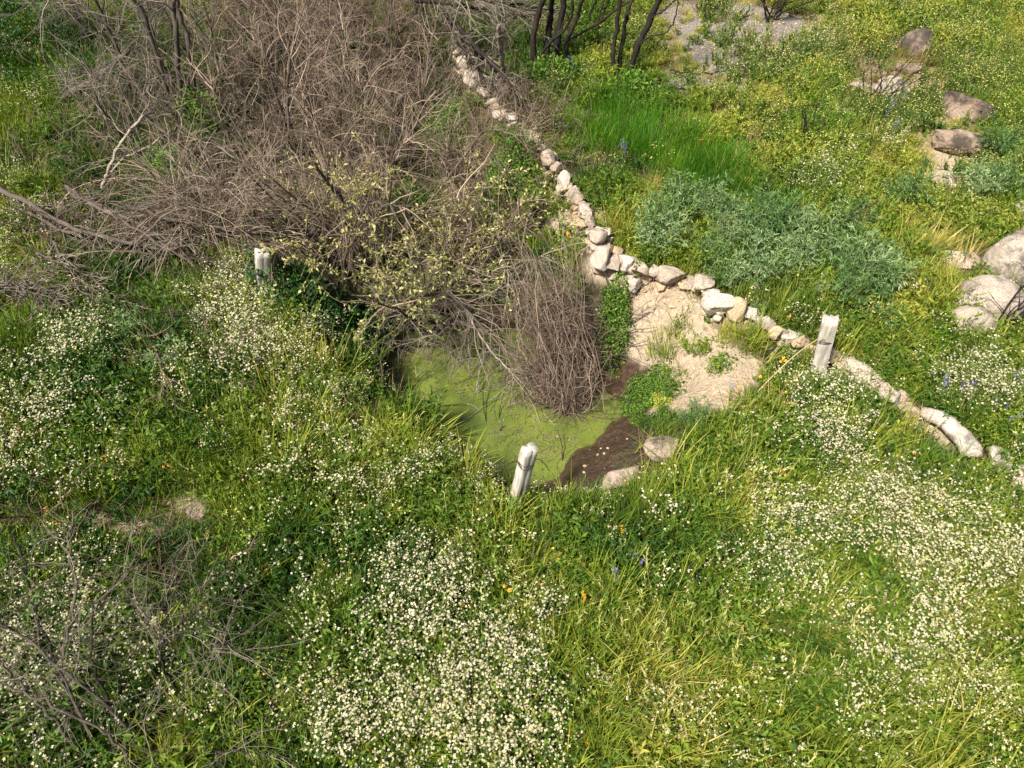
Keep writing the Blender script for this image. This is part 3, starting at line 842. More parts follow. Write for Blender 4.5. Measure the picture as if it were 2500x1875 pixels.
# ------------------------------------------------------------------ dead shrubs and branches
def dead_bush(name, label, base, stems, height, spread, mats, nb=9, nt=9, nf=0, seed=1, lean=(0, 0), grav=-0.02, r0=0.022, cat='bush', group=None, wob=0.16, flare=0.35, base_r=0.18, twig_len=0.28, twig_r=.0027, bspread=.75):
    r = np.random.default_rng(seed)
    t = thing(name, label, cat, base, group)
    ang = r.random(stems) * 2 * math.pi
    rad = np.sqrt(r.random(stems)) * base_r
    st = np.stack([np.cos(ang) * rad, np.sin(ang) * rad, np.full(stems, -0.05)], 1)
    st[:, 2] += H(base[0] + st[:, 0], base[1] + st[:, 1]) - base[2]
    d = np.stack([np.cos(ang) * flare * (0.2 + r.random(stems)) + lean[0], np.sin(ang) * flare * (0.2 + r.random(stems)) + lean[1], np.ones(stems)], 1)
    ln = height * (0.6 + 0.5 * r.random(stems))
    S = grow(st, d, ln, 12, wob * .55, grav * .5, r)
    rs = taper(r0 * (0.6 + 0.7 * r.random(stems)), np.full(stems, .005), 12)
    for k in range(stems):
        V, Fq, a = tubes(S[k:k + 1], rs[k:k + 1], 6, r)
        add('stem', mk_mesh('stem', V, [Fq], [mats[0]], smooth=True, attrs={'vary': a}), t)
    s1, d1, tt = spawn(S, nb, .12, .98, bspread, r, .1)
    B = grow(s1, d1, spread * (0.45 + 0.75 * r.random(len(s1))) * (1.15 - .5 * tt), 9, wob, grav, r)
    rb = taper(np.full(len(B), twig_r * 2.3), np.full(len(B), twig_r * .8), 9)
    V, Fq, a = tubes(B, rb, 4, r)
    bag = mk_mesh('branches', V, [Fq], [mats[1]], smooth=True, attrs={'vary': a})
    add('branches', bag, t, kind='stuff')
    s2, d2, _ = spawn(B, nt, .1, 1, .65, r, .05)
    Tw = grow(s2, d2, twig_len * (0.4 + 1.0 * r.random(len(s2))), 6, wob * .9, grav, r)
    rt = taper(np.full(len(Tw), twig_r), np.full(len(Tw), twig_r * .45), 6)
    V, Fq, a = tubes(Tw, rt, 3, r)
    if nf:
        s3, d3, _ = spawn(Tw, nf, .1, 1, .6, r)
        T3 = grow(s3, d3, twig_len * .45 * (0.4 + r.random(len(s3))), 4, wob, grav, r)
        V3, F3, a3 = tubes(T3, taper(np.full(len(T3), twig_r * .6), np.full(len(T3), twig_r * .35), 4), 3, r)
        Fq = np.vstack([Fq, F3 + len(V)]); V = np.vstack([V, V3]); a = np.concatenate([a, a3])
    add('twigs', mk_mesh('twigs', V, [Fq], [mats[1]], smooth=True, attrs={'vary': a}), t, kind='stuff')
    return t, S, B, Tw

def gp(u, v):
    p = P(u, v); p[2] = float(H(p[0], p[1])); return p

TW, TR, TG = M['twig'], M['twig_red'], M['twig_grey']
dead_bush('dead_bush', 'tallest pinkish brown dead bush rising in the middle of the thicket', gp(850, 640), 22, 2.0, 0.75, (M['bark'], TW), 12, 9, 0, 21, (-.10, .15), base_r=.45, flare=.55)
dead_bush('dead_bush', 'dead brown bush behind the tallest one with tan tips reaching upward', gp(760, 380), 18, 1.7, 0.8, (M['bark'], TW), 11, 9, 0, 22, (0, .1), base_r=.6, flare=.5)
dead_bush('dead_bush', 'dead brown bush whose twigs spread over the back end of the stone wall', gp(945, 350), 15, 1.5, 0.65, (M['bark'], TW), 11, 8, 0, 23, (-.05, .1), base_r=.55, flare=.6)
dead_bush('dead_bush', 'dark reddish dead bush at the far end of the thicket', gp(860, 190), 16, 1.6, 0.8, (M['bark'], TR), 11, 9, 0, 24, (0, .1), base_r=.8, flare=.5)
dead_bush('dead_bush', 'thin dead bush beside the upright far trunks in the thicket', gp(560, 200), 9, 1.6, 0.8, (M['bark'], TW), 9, 5, 0, 25, (.05, .1), base_r=.7, flare=.5)
dead_bush('dead_bush', 'sprawling dead bush leaning over the bare earth by the wall bend', gp(1190, 580), 10, .9, 0.5, (M['bark'], TW), 8, 6, 0, 26, (.15, .1), base_r=.35, flare=.6)
dead_bush('dead_bush', 'low dead bush with green weeds growing through it left of the tallest bush', gp(600, 430), 8, .9, 0.6, (M['bark'], TG), 8, 5, 0, 27, (-.15, .1), base_r=.5, flare=.7)
dead_bush('dead_bush', 'dark dead bush behind the burnt stump beyond the wall', gp(930, 110), 11, 1.2, 0.7, (M['bark'], TR), 10, 6, 0, 28, (.1, .1), base_r=.7, flare=.6)

dead_bush('dead_bush', 'dark dead bush filling the hollow below the tallest bush and above the post', gp(730, 520), 11, 1.0, 0.65, (M['bark'], TR), 9, 6, 0, 29, (-.05, .1), base_r=.6, flare=.6)
dead_bush('dead_bush', 'grey dead bush in front of the leaning far trunks', gp(420, 330), 12, 1.2, 0.7, (M['bark'], TG), 9, 7, 0, 30, (-.1, .1), base_r=.5, flare=.6)
dead_bush('dead_bush', 'dead bush on the slope beyond the leaning far trunks', gp(330, 130), 10, 1.3, 0.8, (M['bark'], TG), 9, 7, 0, 34, (.1, .1), base_r=.7, flare=.5)
dead_bush('dead_bush', 'brown dead bush between the wall and the leafy shrub', gp(1075, 470), 11, 1.0, 0.5, (M['bark'], TW), 9, 7, 0, 35, (-.05, .1), base_r=.4, flare=.45)

# arching heap of pale grey twigs
r = np.random.default_rng(31)
hb = gp(520, 560)
t = thing('twig_heap', 'tangled arching heap of pale pinkish dead twigs above the upright post', 'dead twigs', hb)
n = 300
st = np.stack([r.normal(0, .22, n), r.normal(.1, .2, n), np.zeros(n)], 1)
st[:, 2] = H(hb[0] + st[:, 0], hb[1] + st[:, 1]) - hb[2] + .05
d = np.stack([r.normal(-.35, .55, n), r.normal(.05, .5, n), .8 + .5 * r.random(n)], 1)
A = grow(st, d, .7 + .8 * r.random(n), 12, .11, -.17, r)
V, Fq, a = tubes(A, taper(np.full(n, .0052), np.full(n, .0022), 12), 4, r)
add('twigs', mk_mesh('twigs', V, [Fq], [M['twig']], smooth=True, attrs={'vary': np.clip(a * .6 + .4, 0, 1)}), t, kind='stuff')
s2, d2, _ = spawn(A, 6, .2, 1, .6, r)
B2 = grow(s2, d2, .15 + .25 * r.random(len(s2)), 5, .15, -.05, r)
V, Fq, a = tubes(B2, taper(np.full(len(B2), .003), np.full(len(B2), .0015), 5), 3, r)
add('fine_twigs', mk_mesh('fine_twigs', V, [Fq], [TG], smooth=True, attrs={'vary': a}), t, kind='stuff')

# clump of reddish dead stems standing in the pond
r = np.random.default_rng(33)
d0 = ray(1385, 985); tt0 = (ZW - CAM_H) / d0[2]
cb = np.array([d0[0] * tt0, d0[1] * tt0, ZW])
t = thing('dead_stem_clump', 'dense tangle of brown dead stems hanging from the thicket down into the green pond', 'dead bush', cb)
top = ray(1335, 615); top = np.array([0, 0, CAM_H]) + top * ((ZW + 1.22 - CAM_H) / top[2])
def hang(n, mat, name, r0, sw, jit, seedr, out=.10, topf=1.0):
    S0 = top - cb + (seedr.random((n, 1)) ** 2) * np.array([-.25, .25, .15]) + np.stack([seedr.normal(-.02, .13, n), seedr.normal(0, .13, n), seedr.normal(0, .18, n)], 1) * topf
    ang = seedr.random(n) * 6.283; rad = np.sqrt(seedr.random(n))
    E = np.stack([np.cos(ang) * rad * .17, np.sin(ang) * rad * .14, np.full(n, -.06)], 1)
    tt_ = np.linspace(0, 1, 12)[None, :, None]
    mid = S0 * .5 + E * .5 + np.stack([E[:, 0] * 1.0 + seedr.normal(.05, out, n), E[:, 1] * 1.0 - .06 + seedr.normal(0, out * .8, n), seedr.normal(.02, .08, n)], 1)
    L = (1 - tt_) ** 2 * S0[:, None] + 2 * tt_ * (1 - tt_) * mid[:, None] + tt_ ** 2 * E[:, None]
    w1 = np.cumsum(seedr.normal(size=(n, 12, 3)) * jit, 1) * (tt_ * (1 - tt_) * 4) ** .5
    L = L + w1
    cut = seedr.random(n) * sw
    L = L[:, ::-1]                                  # from the water upwards
    keep = np.clip(1 - cut, .3, 1)
    q = np.linspace(0, 1, 12)[None] * keep[:, None] * 11
    i0 = np.minimum(q.astype(int), 10); f = (q - i0)[..., None]; nn = np.arange(n)[:, None]
    L = L[nn, i0] * (1 - f) + L[nn, i0 + 1] * f
    V, Fq, a = tubes(L, taper(r0 * (.6 + .7 * seedr.random(n)), np.full(n, .0018), 12), 4, seedr)
    add(name, mk_mesh(name, V, [Fq], [mat], smooth=True, attrs={'vary': a}), t, kind='stuff')
    return L
A1 = hang(150, TR, 'stems', .0042, .95, .035, r, .13, 1.2)
A2 = hang(110, TW, 'bent_stems', .0040, .8, .060, r, .20, 1.5)
A3 = hang(34, M['twig_grey'], 'pale_stems', .0040, .3, .030, r, .30, 1.7)
nn_ = 900
hz = r.random(nn_) ** 1.3
cx_ = (top - cb)[None] * (hz * .75)[:, None]
q0 = cx_ + np.stack([r.normal(0, .105 + .03 * hz, nn_), r.normal(0, .09, nn_), r.normal(.03, .04, nn_)], 1)
q0[:, 2] = np.maximum(q0[:, 2], .01)
dd_ = np.stack([r.normal(0, 1, nn_), r.normal(0, .8, nn_), r.normal(.25, .6, nn_)], 1)
Nst = grow(q0, dd_, .15 + .35 * r.random(nn_), 8, .22, -.06, r)
Nst[:, :, 2] = np.maximum(Nst[:, :, 2], .004)
V, Fq, a = tubes(Nst, taper(np.full(nn_, .0032), np.full(nn_, .0014), 8), 3, r)
add('tangled_twigs', mk_mesh('tangled_twigs', V, [Fq], [TR], smooth=True, attrs={'vary': a}), t, kind='stuff')
s2, d2, _ = spawn(np.concatenate([A1, A2]), 7, .02, .8, .9, r)
B2 = grow(s2, d2, .06 + .22 * r.random(len(s2)), 5, .2, -.08, r)
B2[:, :, 2] = np.maximum(B2[:, :, 2], .005)
V, Fq, a = tubes(B2, taper(np.full(len(B2), .0030), np.full(len(B2), .0014), 5), 3, r)
add('side_twigs', mk_mesh('side_twigs', V, [Fq], [TR], smooth=True, attrs={'vary': a}), t, kind='stuff')
# drooping dead sprays hanging over the pond, left of the clump
hb = P(1130, 800, .45)
t = thing('drooping_branch', 'grey drooping dead branch with sprays dipping into the green pond', 'dead branch', hb)
main = [P(940, 845, .10), P(1010, 825, .28), P(1075, 815, .38), P(1108, 770, .50), P(1160, 730, .60), P(1225, 700, .66), P(1270, 650, .78), P(1320, 625, .80)]
V, Fq, a, Lm = limb(main, .017, .007, 26, 7, .010, r); add('branch', mk_mesh('branch', V - hb, [Fq], [M['bark']], smooth=True, attrs={'vary': a}), t)
main2 = [P(1145, 770, .55), P(1185, 840, .42), P(1235, 895, .30), P(1300, 960, .14)]
V, Fq, a, Lm2 = limb(main2, .012, .006, 20, 6, .004, r); add('branch', mk_mesh('branch', V - hb, [Fq], [M['bark_pale']], smooth=True, attrs={'vary': a}), t)
main3 = [P(920, 770, .40), P(1000, 730, .55), P(1090, 718, .62), P(1150, 770, .60), P(1230, 850, .40), P(1320, 900, .3)]
V, Fq, a, Lm3 = limb(main3, .024, .008, 24, 6, .004, r); add('branch', mk_mesh('branch', V - hb, [Fq], [M['bark']], smooth=True, attrs={'vary': a}), t)
Lall = np.concatenate([Lm, Lm2, Lm3])
k = r.integers(0, len(Lall), 200)
d = np.stack([r.normal(.25, .55, 200), r.normal(-.30, .45, 200), r.normal(-.15, .35, 200)], 1)
S = grow(Lall[k], d, .25 + .6 * r.random(200), 9, .12, -.07, r)
S[:, :, 2] = np.maximum(S[:, :, 2], ZW + .004)
V, Fq, a = tubes(S - hb, taper(np.full(200, .0042), np.full(200, .002), 9), 4, r)
add('sprays', mk_mesh('sprays', V, [Fq], [TG], smooth=True, attrs={'vary': a}), t, kind='stuff')
s2, d2, _ = spawn(S, 4, .2, 1, .6, r)
B2 = grow(s2, d2, .08 + .2 * r.random(len(s2)), 5, .15, -.05, r); B2[:, :, 2] = np.maximum(B2[:, :, 2], ZW + .004)
V, Fq, a = tubes(B2 - hb, taper(np.full(len(B2), .0026), np.full(len(B2), .0014), 5), 3, r)
add('fine_twigs', mk_mesh('fine_twigs', V, [Fq], [TG], smooth=True, attrs={'vary': a}), t, kind='stuff')

# leaf helper
def leaves(pos, dirs, size, rng, width=.32, fold=.25):
    n = len(pos)
    d = norm(dirs); up = norm(rng.normal(size=(n, 3)) * .6 + np.array([0, -.25, 1.0]))
    s = norm(np.cross(d, up)); u = np.cross(s, d)
    L = np.asarray(size).reshape(-1, 1) * np.ones((n, 1))
    a = pos
    m = pos + d * L * .5
    V = np.stack([a, m + s * L * width + u * L * width * fold, pos + d * L - u * L * .12, m - s * L * width + u * L * width * fold], 1).reshape(-1, 3)
    F = np.arange(n * 4).reshape(-1, 4)
    F = np.concatenate([F[:, [0, 1, 2]], F[:, [0, 2, 3]]])
    return V, F, np.repeat(rng.random(n), 4)

# leafy willow shrub, pale yellow on the crown, olive underneath
wb = gp(980, 760)
t, S, B, Tw = dead_bush('willow_shrub', 'shrub with pale yellow green leaves overhanging the back of the pond', wb, 18, 1.9, .72, (M['bark'], TW), 9, 7, 0, 41, (.12, .12), base_r=.35, flare=.75, r0=.02, cat='shrub')
r = np.random.default_rng(42)
hh = Tw[:, :, 2].max(1)
keep = np.where(r.random(len(Tw)) < np.clip(.30 + .45 * hh, .25, .85))[0]
L_ = Tw[keep]
s, d, tt = spawn(L_, 11, .1, 1, .9, r)
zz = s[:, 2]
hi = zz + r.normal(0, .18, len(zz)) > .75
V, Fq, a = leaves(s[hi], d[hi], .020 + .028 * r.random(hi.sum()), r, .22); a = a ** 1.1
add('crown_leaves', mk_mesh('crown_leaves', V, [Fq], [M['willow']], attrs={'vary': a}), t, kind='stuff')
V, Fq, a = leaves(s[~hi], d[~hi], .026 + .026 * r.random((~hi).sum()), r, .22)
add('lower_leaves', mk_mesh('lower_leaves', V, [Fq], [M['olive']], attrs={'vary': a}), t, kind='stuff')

wb2 = gp(1130, 690)
t, S, B, Tw = dead_bush('willow_shrub', 'smaller pale leaved shrub reaching towards the bend of the wall', wb2, 9, 1.2, .5, (M['bark'], TW), 8, 6, 0, 43, (.15, .12), base_r=.25, flare=.6, r0=.015, cat='shrub')
keep = np.where(r.random(len(Tw)) < .45)[0]
s, d, tt = spawn(Tw[keep], 9, .1, 1, .9, r)
V, Fq, a = leaves(s, d, .024 + .026 * r.random(len(s)), r, .22)
add('leaves', mk_mesh('leaves', V, [Fq], [M['willow']], attrs={'vary': a}), t, kind='stuff')

# dark leafy brambles
def bramble(label, u, v, rx, ry, rz, n, seed, mat='bramble', size=.034, name='bramble_bush', cat='bush', h0=0.0):
    r = np.random.default_rng(seed)
    b = gp(u, v)
    t = thing(name, label, cat, b)
    ns = max(10, n // 90)
    ang = r.random(ns) * 2 * math.pi; rad = np.sqrt(r.random(ns))
    st = np.stack([np.cos(ang) * rad * rx * .7, np.sin(ang) * rad * ry * .7, np.zeros(ns)], 1)
    st[:, 2] = H(b[0] + st[:, 0], b[1] + st[:, 1]) - b[2] - .02
    d = np.stack([np.cos(ang) * .8, np.sin(ang) * .8, 1.0 + r.random(ns)], 1)
    A = grow(st, d, rz * (1.0 + .7 * r.random(ns)), 8, .15, -.10, r)
    V, Fq, a = tubes(A, taper(np.full(ns, .006), np.full(ns, .003), 8), 4, r)
    add('canes', mk_mesh('canes', V, [Fq], [M['bark']], smooth=True, attrs={'vary': a}), t, kind='stuff')
    q = norm(r.normal(size=(n, 3))) * (r.random((n, 1)) ** .4)
    q[:, 2] = np.abs(q[:, 2])
    lump = 1 + .35 * fbm(q[:, 0] * 3, q[:, 1] * 3, q[:, 2] * 3, seed, 2)
    pos = q * lump[:, None] * np.array([rx, ry, rz])
    pos[:, 2] += H(b[0] + pos[:, 0], b[1] + pos[:, 1]) - b[2] + h0
    d = norm(q + r.normal(size=(n, 3)) * .8)
    V, Fq, a = leaves(pos, d, size * (.6 + .8 * r.random(n)), r, .40)
    add('leaves', mk_mesh('leaves', V, [Fq], [M[mat]], attrs={'vary': a}), t, kind='stuff')
bramble('dark green bramble bush between the upright post and the pond', 800, 800, .60, .45, .75, 9000, 51)
bramble('dark green leafy undergrowth below the tallest dead bush', 740, 650, .55, .40, .55, 5000, 52)
bramble('dark leafy tangle on the pond bank behind the reddish stem clump', 1500, 800, .17, .30, .30, 3200, 53, 'leafy', .020)
bramble('bright green creeping plant at the foot of the bare earth bank', 1570, 985, .26, .26, .10, 5200, 54, 'leafy', .017, 'creeping_plant', 'plant')
bramble('dark evergreen shrub in the far corner beyond the flowery slope', 20, 130, 1.1, .8, 1.0, 7000, 55)
bramble('leafy green shrub growing at the feet of the charred trunks', 1345, 205, .40, .30, .28, 2600, 56, 'leafy', .04, 'leafy_shrub', 'shrub')
bramble('small green plant on the face of the bare earth bank', 1600, 930, .14, .12, .08, 900, 57, 'leafy', .017, 'creeping_plant', 'plant')
bramble('green leafy plant under the second group of charred trunks', 1530, 225, .42, .30, .20, 2200, 58, 'leafy', .04, 'leafy_shrub', 'shrub')
bramble('olive leafy weeds in the middle of the low dead bushes', 620, 400, .30, .25, .35, 1800, 59, 'olive', .035)

bramble('green leafy sprigs under the leaning far trunks', 520, 330, .34, .28, .42, 2000, 150, 'leafy', .026, 'weed_plant', 'plant', h0=.15)
bramble('green leafy sprigs inside the dead bush near the wall', 905, 330, .34, .28, .42, 2000, 151, 'leafy', .026, 'weed_plant', 'plant', h0=.15)
bramble('green weeds on the thicket side of the far wall', 1090, 370, .34, .28, .42, 2000, 152, 'leafy', .026, 'weed_plant', 'plant', h0=.15)
bramble('green weeds below the twig heap', 660, 540, .34, .28, .42, 2000, 153, 'leafy', .026, 'weed_plant', 'plant', h0=.15)
bramble('green leafy weeds between the wall and the dead brown bush', 1230, 480, .34, .28, .42, 2000, 154, 'leafy', .026, 'weed_plant', 'plant', h0=.15)
bramble('green weeds among the fallen limbs', 450, 480, .34, .28, .42, 2000, 155, 'leafy', .026, 'weed_plant', 'plant', h0=.15)
bramble('dark green leaves under the pale leaved shrub', 1000, 560, .34, .28, .42, 2000, 156, 'leafy', .026, 'weed_plant', 'plant', h0=.15)
# fallen branches and logs
def fallen(label, paths, mat, twigs, seed, tw=.4, tmat=None, name='fallen_branch', grav=-.02, cat='branch', tr=.0035):
    r = np.random.default_rng(seed)
    P0 = [[P(u, v, h) for u, v, h in path[0]] for path in paths]
    o = np.array(P0[0][0])
    t = thing(name, label, cat, o)
    Ls = []
    for pts, path in zip(P0, paths):
        V, Fq, a, L = limb(pts, path[1], path[2], 22, 7, .010, r)
        add('limb', mk_mesh('limb', V - o, [Fq], [mat], smooth=True, attrs={'vary': a}), t)
        Ls.append(L)
    if twigs:
        La = np.stack(Ls)
        s, d, _ = spawn(La, max(1, twigs // len(Ls)), .08, 1, .7, r, .15)
        B = grow(s, d, tw * (.35 + r.random(len(s))), 8, .16, grav, r)
        s2, d2, _ = spawn(B, 4, .15, 1, .6, r)
        B2 = grow(s2, d2, tw * .45 * (.3 + r.random(len(s2))), 5, .16, grav, r)
        V, Fq, a = tubes(B - o, taper(np.full(len(B), tr * 1.6), np.full(len(B), tr * .6), 8), 4, r)
        V2, F2, a2 = tubes(B2 - o, taper(np.full(len(B2), tr * .8), np.full(len(B2), tr * .45), 5), 3, r)
        add('twigs', mk_mesh('twigs', np.vstack([V, V2]), [Fq, F2 + len(V)], [tmat or TG], smooth=True, attrs={'vary': np.concatenate([a, a2])}), t, kind='stuff')
    return t

fallen('thick fallen limb with grey side branches trailing from the flowery slope towards the post', [
    ([(-60, 440, .35), (60, 490, .38), (150, 545, .36), (260, 580, .32), (400, 610, .28), (560, 650, .22)], .034, .012),
    ([(40, 500, .30), (150, 560, .28), (300, 585, .26), (470, 570, .30), (640, 575, .40)], .022, .008),
    ([(160, 455, .45), (230, 500, .45), (300, 540, .45), (380, 590, .42), (470, 640, .35)], .026, .008)], M['bark'], 84, 71, .40)
fallen('long dark fallen limb crossing in front of the tangled twig heap', [
    ([(170, 470, .40), (280, 520, .42), (390, 575, .40), (480, 625, .30)], .030, .010),
    ([(300, 500, .45), (420, 535, .42), (560, 560, .45), (720, 590, .50)], .026, .008)], M['bark'], 60, 72, .35, TR)
fallen('straight fallen log lying on the flowery slope under thin branches', [
    ([(110, 272, .06), (180, 225, .20), (250, 180, .40), (318, 118, .70)], .036, .030)], M['bark'], 22, 73, .5)
fallen('thin fallen pole lying parallel below the straight log', [
    ([(165, 310, .05), (235, 250, .18), (285, 190, .35), (305, 135, .55)], .018, .010)], M['bark'], 20, 74, .5)
fallen('pale curved branch arching up between the log and the twig heap', [
    ([(250, 460, .10), (268, 410, .32), (300, 340, .55), (345, 290, .68), (372, 274, .70)], .020, .012),
    ([(265, 430, .15), (300, 390, .3), (380, 345, .4), (440, 300, .5)], .012, .006)], M['bark_pale'], 24, 75, .4)
fallen('grey dead brushwood lying below the thick fallen limb', [
    ([(90, 620, .25), (160, 650, .22), (205, 700, .2), (215, 780, .12)], .016, .006),
    ([(130, 590, .3), (170, 645, .25), (250, 700, .2), (330, 780, .10)], .013, .005)], M['bark'], 60, 76, .35)
fallen('faded grey twig cushion at the edge of the white flower patch', [
    ([(-60, 690, .3), (40, 690, .3), (110, 710, .28), (150, 760, .18)], .010, .005),
    ([(-60, 720, .3), (30, 700, .3), (100, 730, .28), (130, 800, .12)], .010, .005)], M['bark'], 130, 77, .30, TG)
fallen('dark dead stalks lying in the grass below the upright post', [
    ([(470, 730, .10), (540, 800, .16), (600, 870, .16), (660, 930, .10)], .012, .005),
    ([(330, 800, .15), (380, 850, .2), (400, 930, .2), (410, 1000, .12)], .012, .006)], M['bark'], 60, 78, .35, TR)
fallen('dark dead brushwood piled along the far right side of the wall', [
    ([(1075, 20, .6), (1130, 80, .5), (1200, 155, .35), (1250, 215, .2), (1285, 270, .1)], .040, .016),
    ([(1090, 60, .5), (1140, 130, .35), (1180, 190, .2), (1230, 235, .15)], .030, .012)], M['burnt'], 110, 79, .45, TG)
fallen('pale forked dead snag standing by the wall among dark brushwood', [
    ([(1232, 205, .0), (1226, 150, .45), (1220, 105, .75), (1217, 60, 1.05)], .034, .022),
    ([(1224, 110, .70), (1231, 85, .85), (1232, 40, 1.1)], .018, .012)], M['bark_pale'], 26, 80, .4)
fallen('dark branch pile at the far end of the wall behind the snag', [
    ([(1010, 0, 1.0), (1100, 10, .9), (1200, 25, .7), (1320, 40, .5)], .030, .010),
    ([(1060, -20, 1.1), (1160, 0, .9), (1260, 10, .7), (1380, 30, .4)], .026, .010)], M['burnt'], 120, 81, .5, TG)
fallen('charred stick lying on grey ash soil beyond the bright grass', [
    ([(1635, 172, .05), (1720, 180, .08), (1800, 170, .06)], .012, .006)], M['burnt'], 6, 82, .2, M['burnt'])
fallen('second charred stick near the ash patches with a crooked end', [
    ([(1800, 150, .05), (1870, 140, .10), (1925, 136, .08)], .010, .005)], M['burnt'], 8, 83, .2, M['burnt'])
fallen('short charred pole lying in the grass behind the bright green tussocks', [
    ([(1600, 205, .06), (1660, 215, .08), (1760, 232, .05)], .016, .010)], M['burnt'], 4, 84, .2, M['burnt'])

# feathery brown drooping dead foliage above the post
r = np.random.default_rng(88)
fb = P(790, 560, .75); fb[2] = fb[2]
t = thing('dead_foliage_spray', 'drooping spray of withered brown needles hanging over the bramble bush', 'dead branch', fb)
V, Fq, a, L = limb([P(640, 590, .75), P(720, 575, .85), P(800, 575, .80), P(880, 560, .9)], .016, .007, 20, 6, .004, r)
add('branch', mk_mesh('branch', V - fb, [Fq], [M['bark']], smooth=True, attrs={'vary': a}), t)
k = r.integers(0, len(L), 220)
S = grow(L[k], np.stack([r.normal(.1, .4, 220), r.normal(-.2, .3, 220), r.normal(-.6, .3, 220)], 1), .12 + .28 * r.random(220), 7, .10, -.08, r)
s2, d2, _ = spawn(S, 14, .1, 1, .35, r)
B2 = grow(s2, d2, .04 + .06 * r.random(len(s2)), 3, .1, -.1, r)
V, Fq, a = tubes(S - fb, taper(np.full(220, .003), np.full(220, .0015), 7), 3, r); V2, F2, a2 = tubes(B2 - fb, taper(np.full(len(B2), .0028), np.full(len(B2), .001), 3), 3, r)
add('needles', mk_mesh('needles', np.vstack([V, V2]), [Fq, F2 + len(V)], [TR], smooth=True, attrs={'vary': np.concatenate([a, a2])}), t, kind='stuff')

# standing trees at the top
def trunk_tree(name, label, stems, mat, seed, cat='tree', twigs=0, tmat=None, extra=1.3, sp_=.02, ybase=None):
    """stems: list of (pixel path starting on the ground, r0, r1); the first point stands on the ground"""
    r = np.random.default_rng(seed)
    o = gp(*stems[0][0][0])
    t = thing(name, label, cat, o)
    Ls = []
    for k, (path, r0, r1, ground_) in enumerate(stems):
        b = gp(*path[0]) if ground_ else None
        y0 = b[1] if ground_ else o[1] + .1 * r.normal()
        pts = [b - np.array([0, 0, .15])] if ground_ else [PV(*path[0], y0)]
        for q, (u, v) in enumerate(path[1:]):
            pts.append(PV(u, v, y0 + sp_ * r.normal()))
        if extra:
            d = pts[-1] - pts[-2]; d = d / np.linalg.norm(d)
            pts.append(pts[-1] + d * extra * .6 + r.normal(size=3) * .08)
            pts.append(pts[-1] + d * extra * .6 + r.normal(size=3) * .12)
        V, Fq, a, L = limb(pts, r0, r1, 26, 8, .008, r)
        add('trunk' if ground_ else 'branch', mk_mesh('trunk', V - o, [Fq], [mat], smooth=True, attrs={'vary': a}), t)
        Ls.append(L)
    if twigs:
        La = np.stack(Ls)
        s, d, _ = spawn(La, twigs, .35, 1, .8, r, .2)
        B = grow(s, d, .35 + .5 * r.random(len(s)), 8, .14, 0, r)
        s2, d2, _ = spawn(B, 5, .2, 1, .6, r)
        B2 = grow(s2, d2, .15 + .3 * r.random(len(s2)), 5, .15, 0, r)
        V, Fq, a = tubes(B - o, taper(np.full(len(B), .008), np.full(len(B), .003), 8), 4, r)
        V2, F2, a2 = tubes(B2 - o, taper(np.full(len(B2), .003), np.full(len(B2), .0016), 5), 3, r)
        add('twigs', mk_mesh('twigs', np.vstack([V, V2]), [Fq, F2 + len(V)], [tmat or mat], smooth=True, attrs={'vary': np.concatenate([a, a2])}), t, kind='stuff')
    return t

BU = M['burnt']
trunk_tree('charred_tree', 'clump of slim charred black trunks beside the wall end', [
    ([(1307, 180), (1301, 102), (1311, 46), (1326, 0)], 0.0380, 0.0252, True), ([(1334, 170), (1337, 110), (1343, 49), (1347, 0)], 0.0426, 0.0296, True),
    ([(1351, 180), (1360, 106), (1370, 42), (1377, 0)], 0.0456, 0.0311, True), ([(1373, 178), (1387, 95), (1408, 49), (1423, 0)], 0.0319, 0.0222, True),
    ([(1318, 185), (1321, 148), (1330, 120)], 0.0198, 0.0133, True), ([(1360, 90), (1385, 45), (1398, 20)], 0.0137, 0.0074, False)], BU, 91, twigs=0, extra=.7)
trunk_tree('charred_tree', 'clump of three slim charred trunks in the bright grass with one leaning outward', [
    ([(1495, 200), (1495, 152), (1503, 68), (1514, 0)], 0.0319, 0.0222, True), ([(1506, 196), (1522, 95), (1529, 38), (1546, 0)], 0.0289, 0.0192, True),
    ([(1525, 200), (1552, 129), (1582, 61), (1609, 0)], 0.0441, 0.0296, True), ([(1563, 110), (1582, 91), (1624, 80), (1650, 40), (1655, 0)], 0.0106, 0.0059, False),
    ([(1590, 45), (1625, 20), (1650, 0)], 0.0122, 0.0059, False)], BU, 92, twigs=0, extra=.7)
trunk_tree('charred_pole', 'thin charred pole leaning diagonally across the slim black trunks', [
    ([(1309, 142), (1370, 110), (1446, 65), (1537, 0)], 0.0182, 0.0133, True)], BU, 93, extra=.5, cat='pole')
trunk_tree('charred_sapling', 'pair of thin charred saplings behind the two trunk clumps', [
    ([(1432, 98), (1440, 40), (1455, 0)], 0.0152, 0.0104, True), ([(1449, 100), (1462, 50), (1474, 0)], 0.0152, 0.0104, True), ([(1455, 92), (1470, 40), (1485, 0)], 0.0106, 0.0074, True), ([(1408, 60), (1412, 30), (1420, 0)], 0.0122, 0.0089, True)], BU, 94, extra=.5)
trunk_tree('charred_stump', 'short dark trunk standing in green growth left of the pale snag', [
    ([(1177, 90), (1180, 55), (1184, 20)], 0.0258, 0.0192, True)], BU, 95, extra=.3, cat='stump')
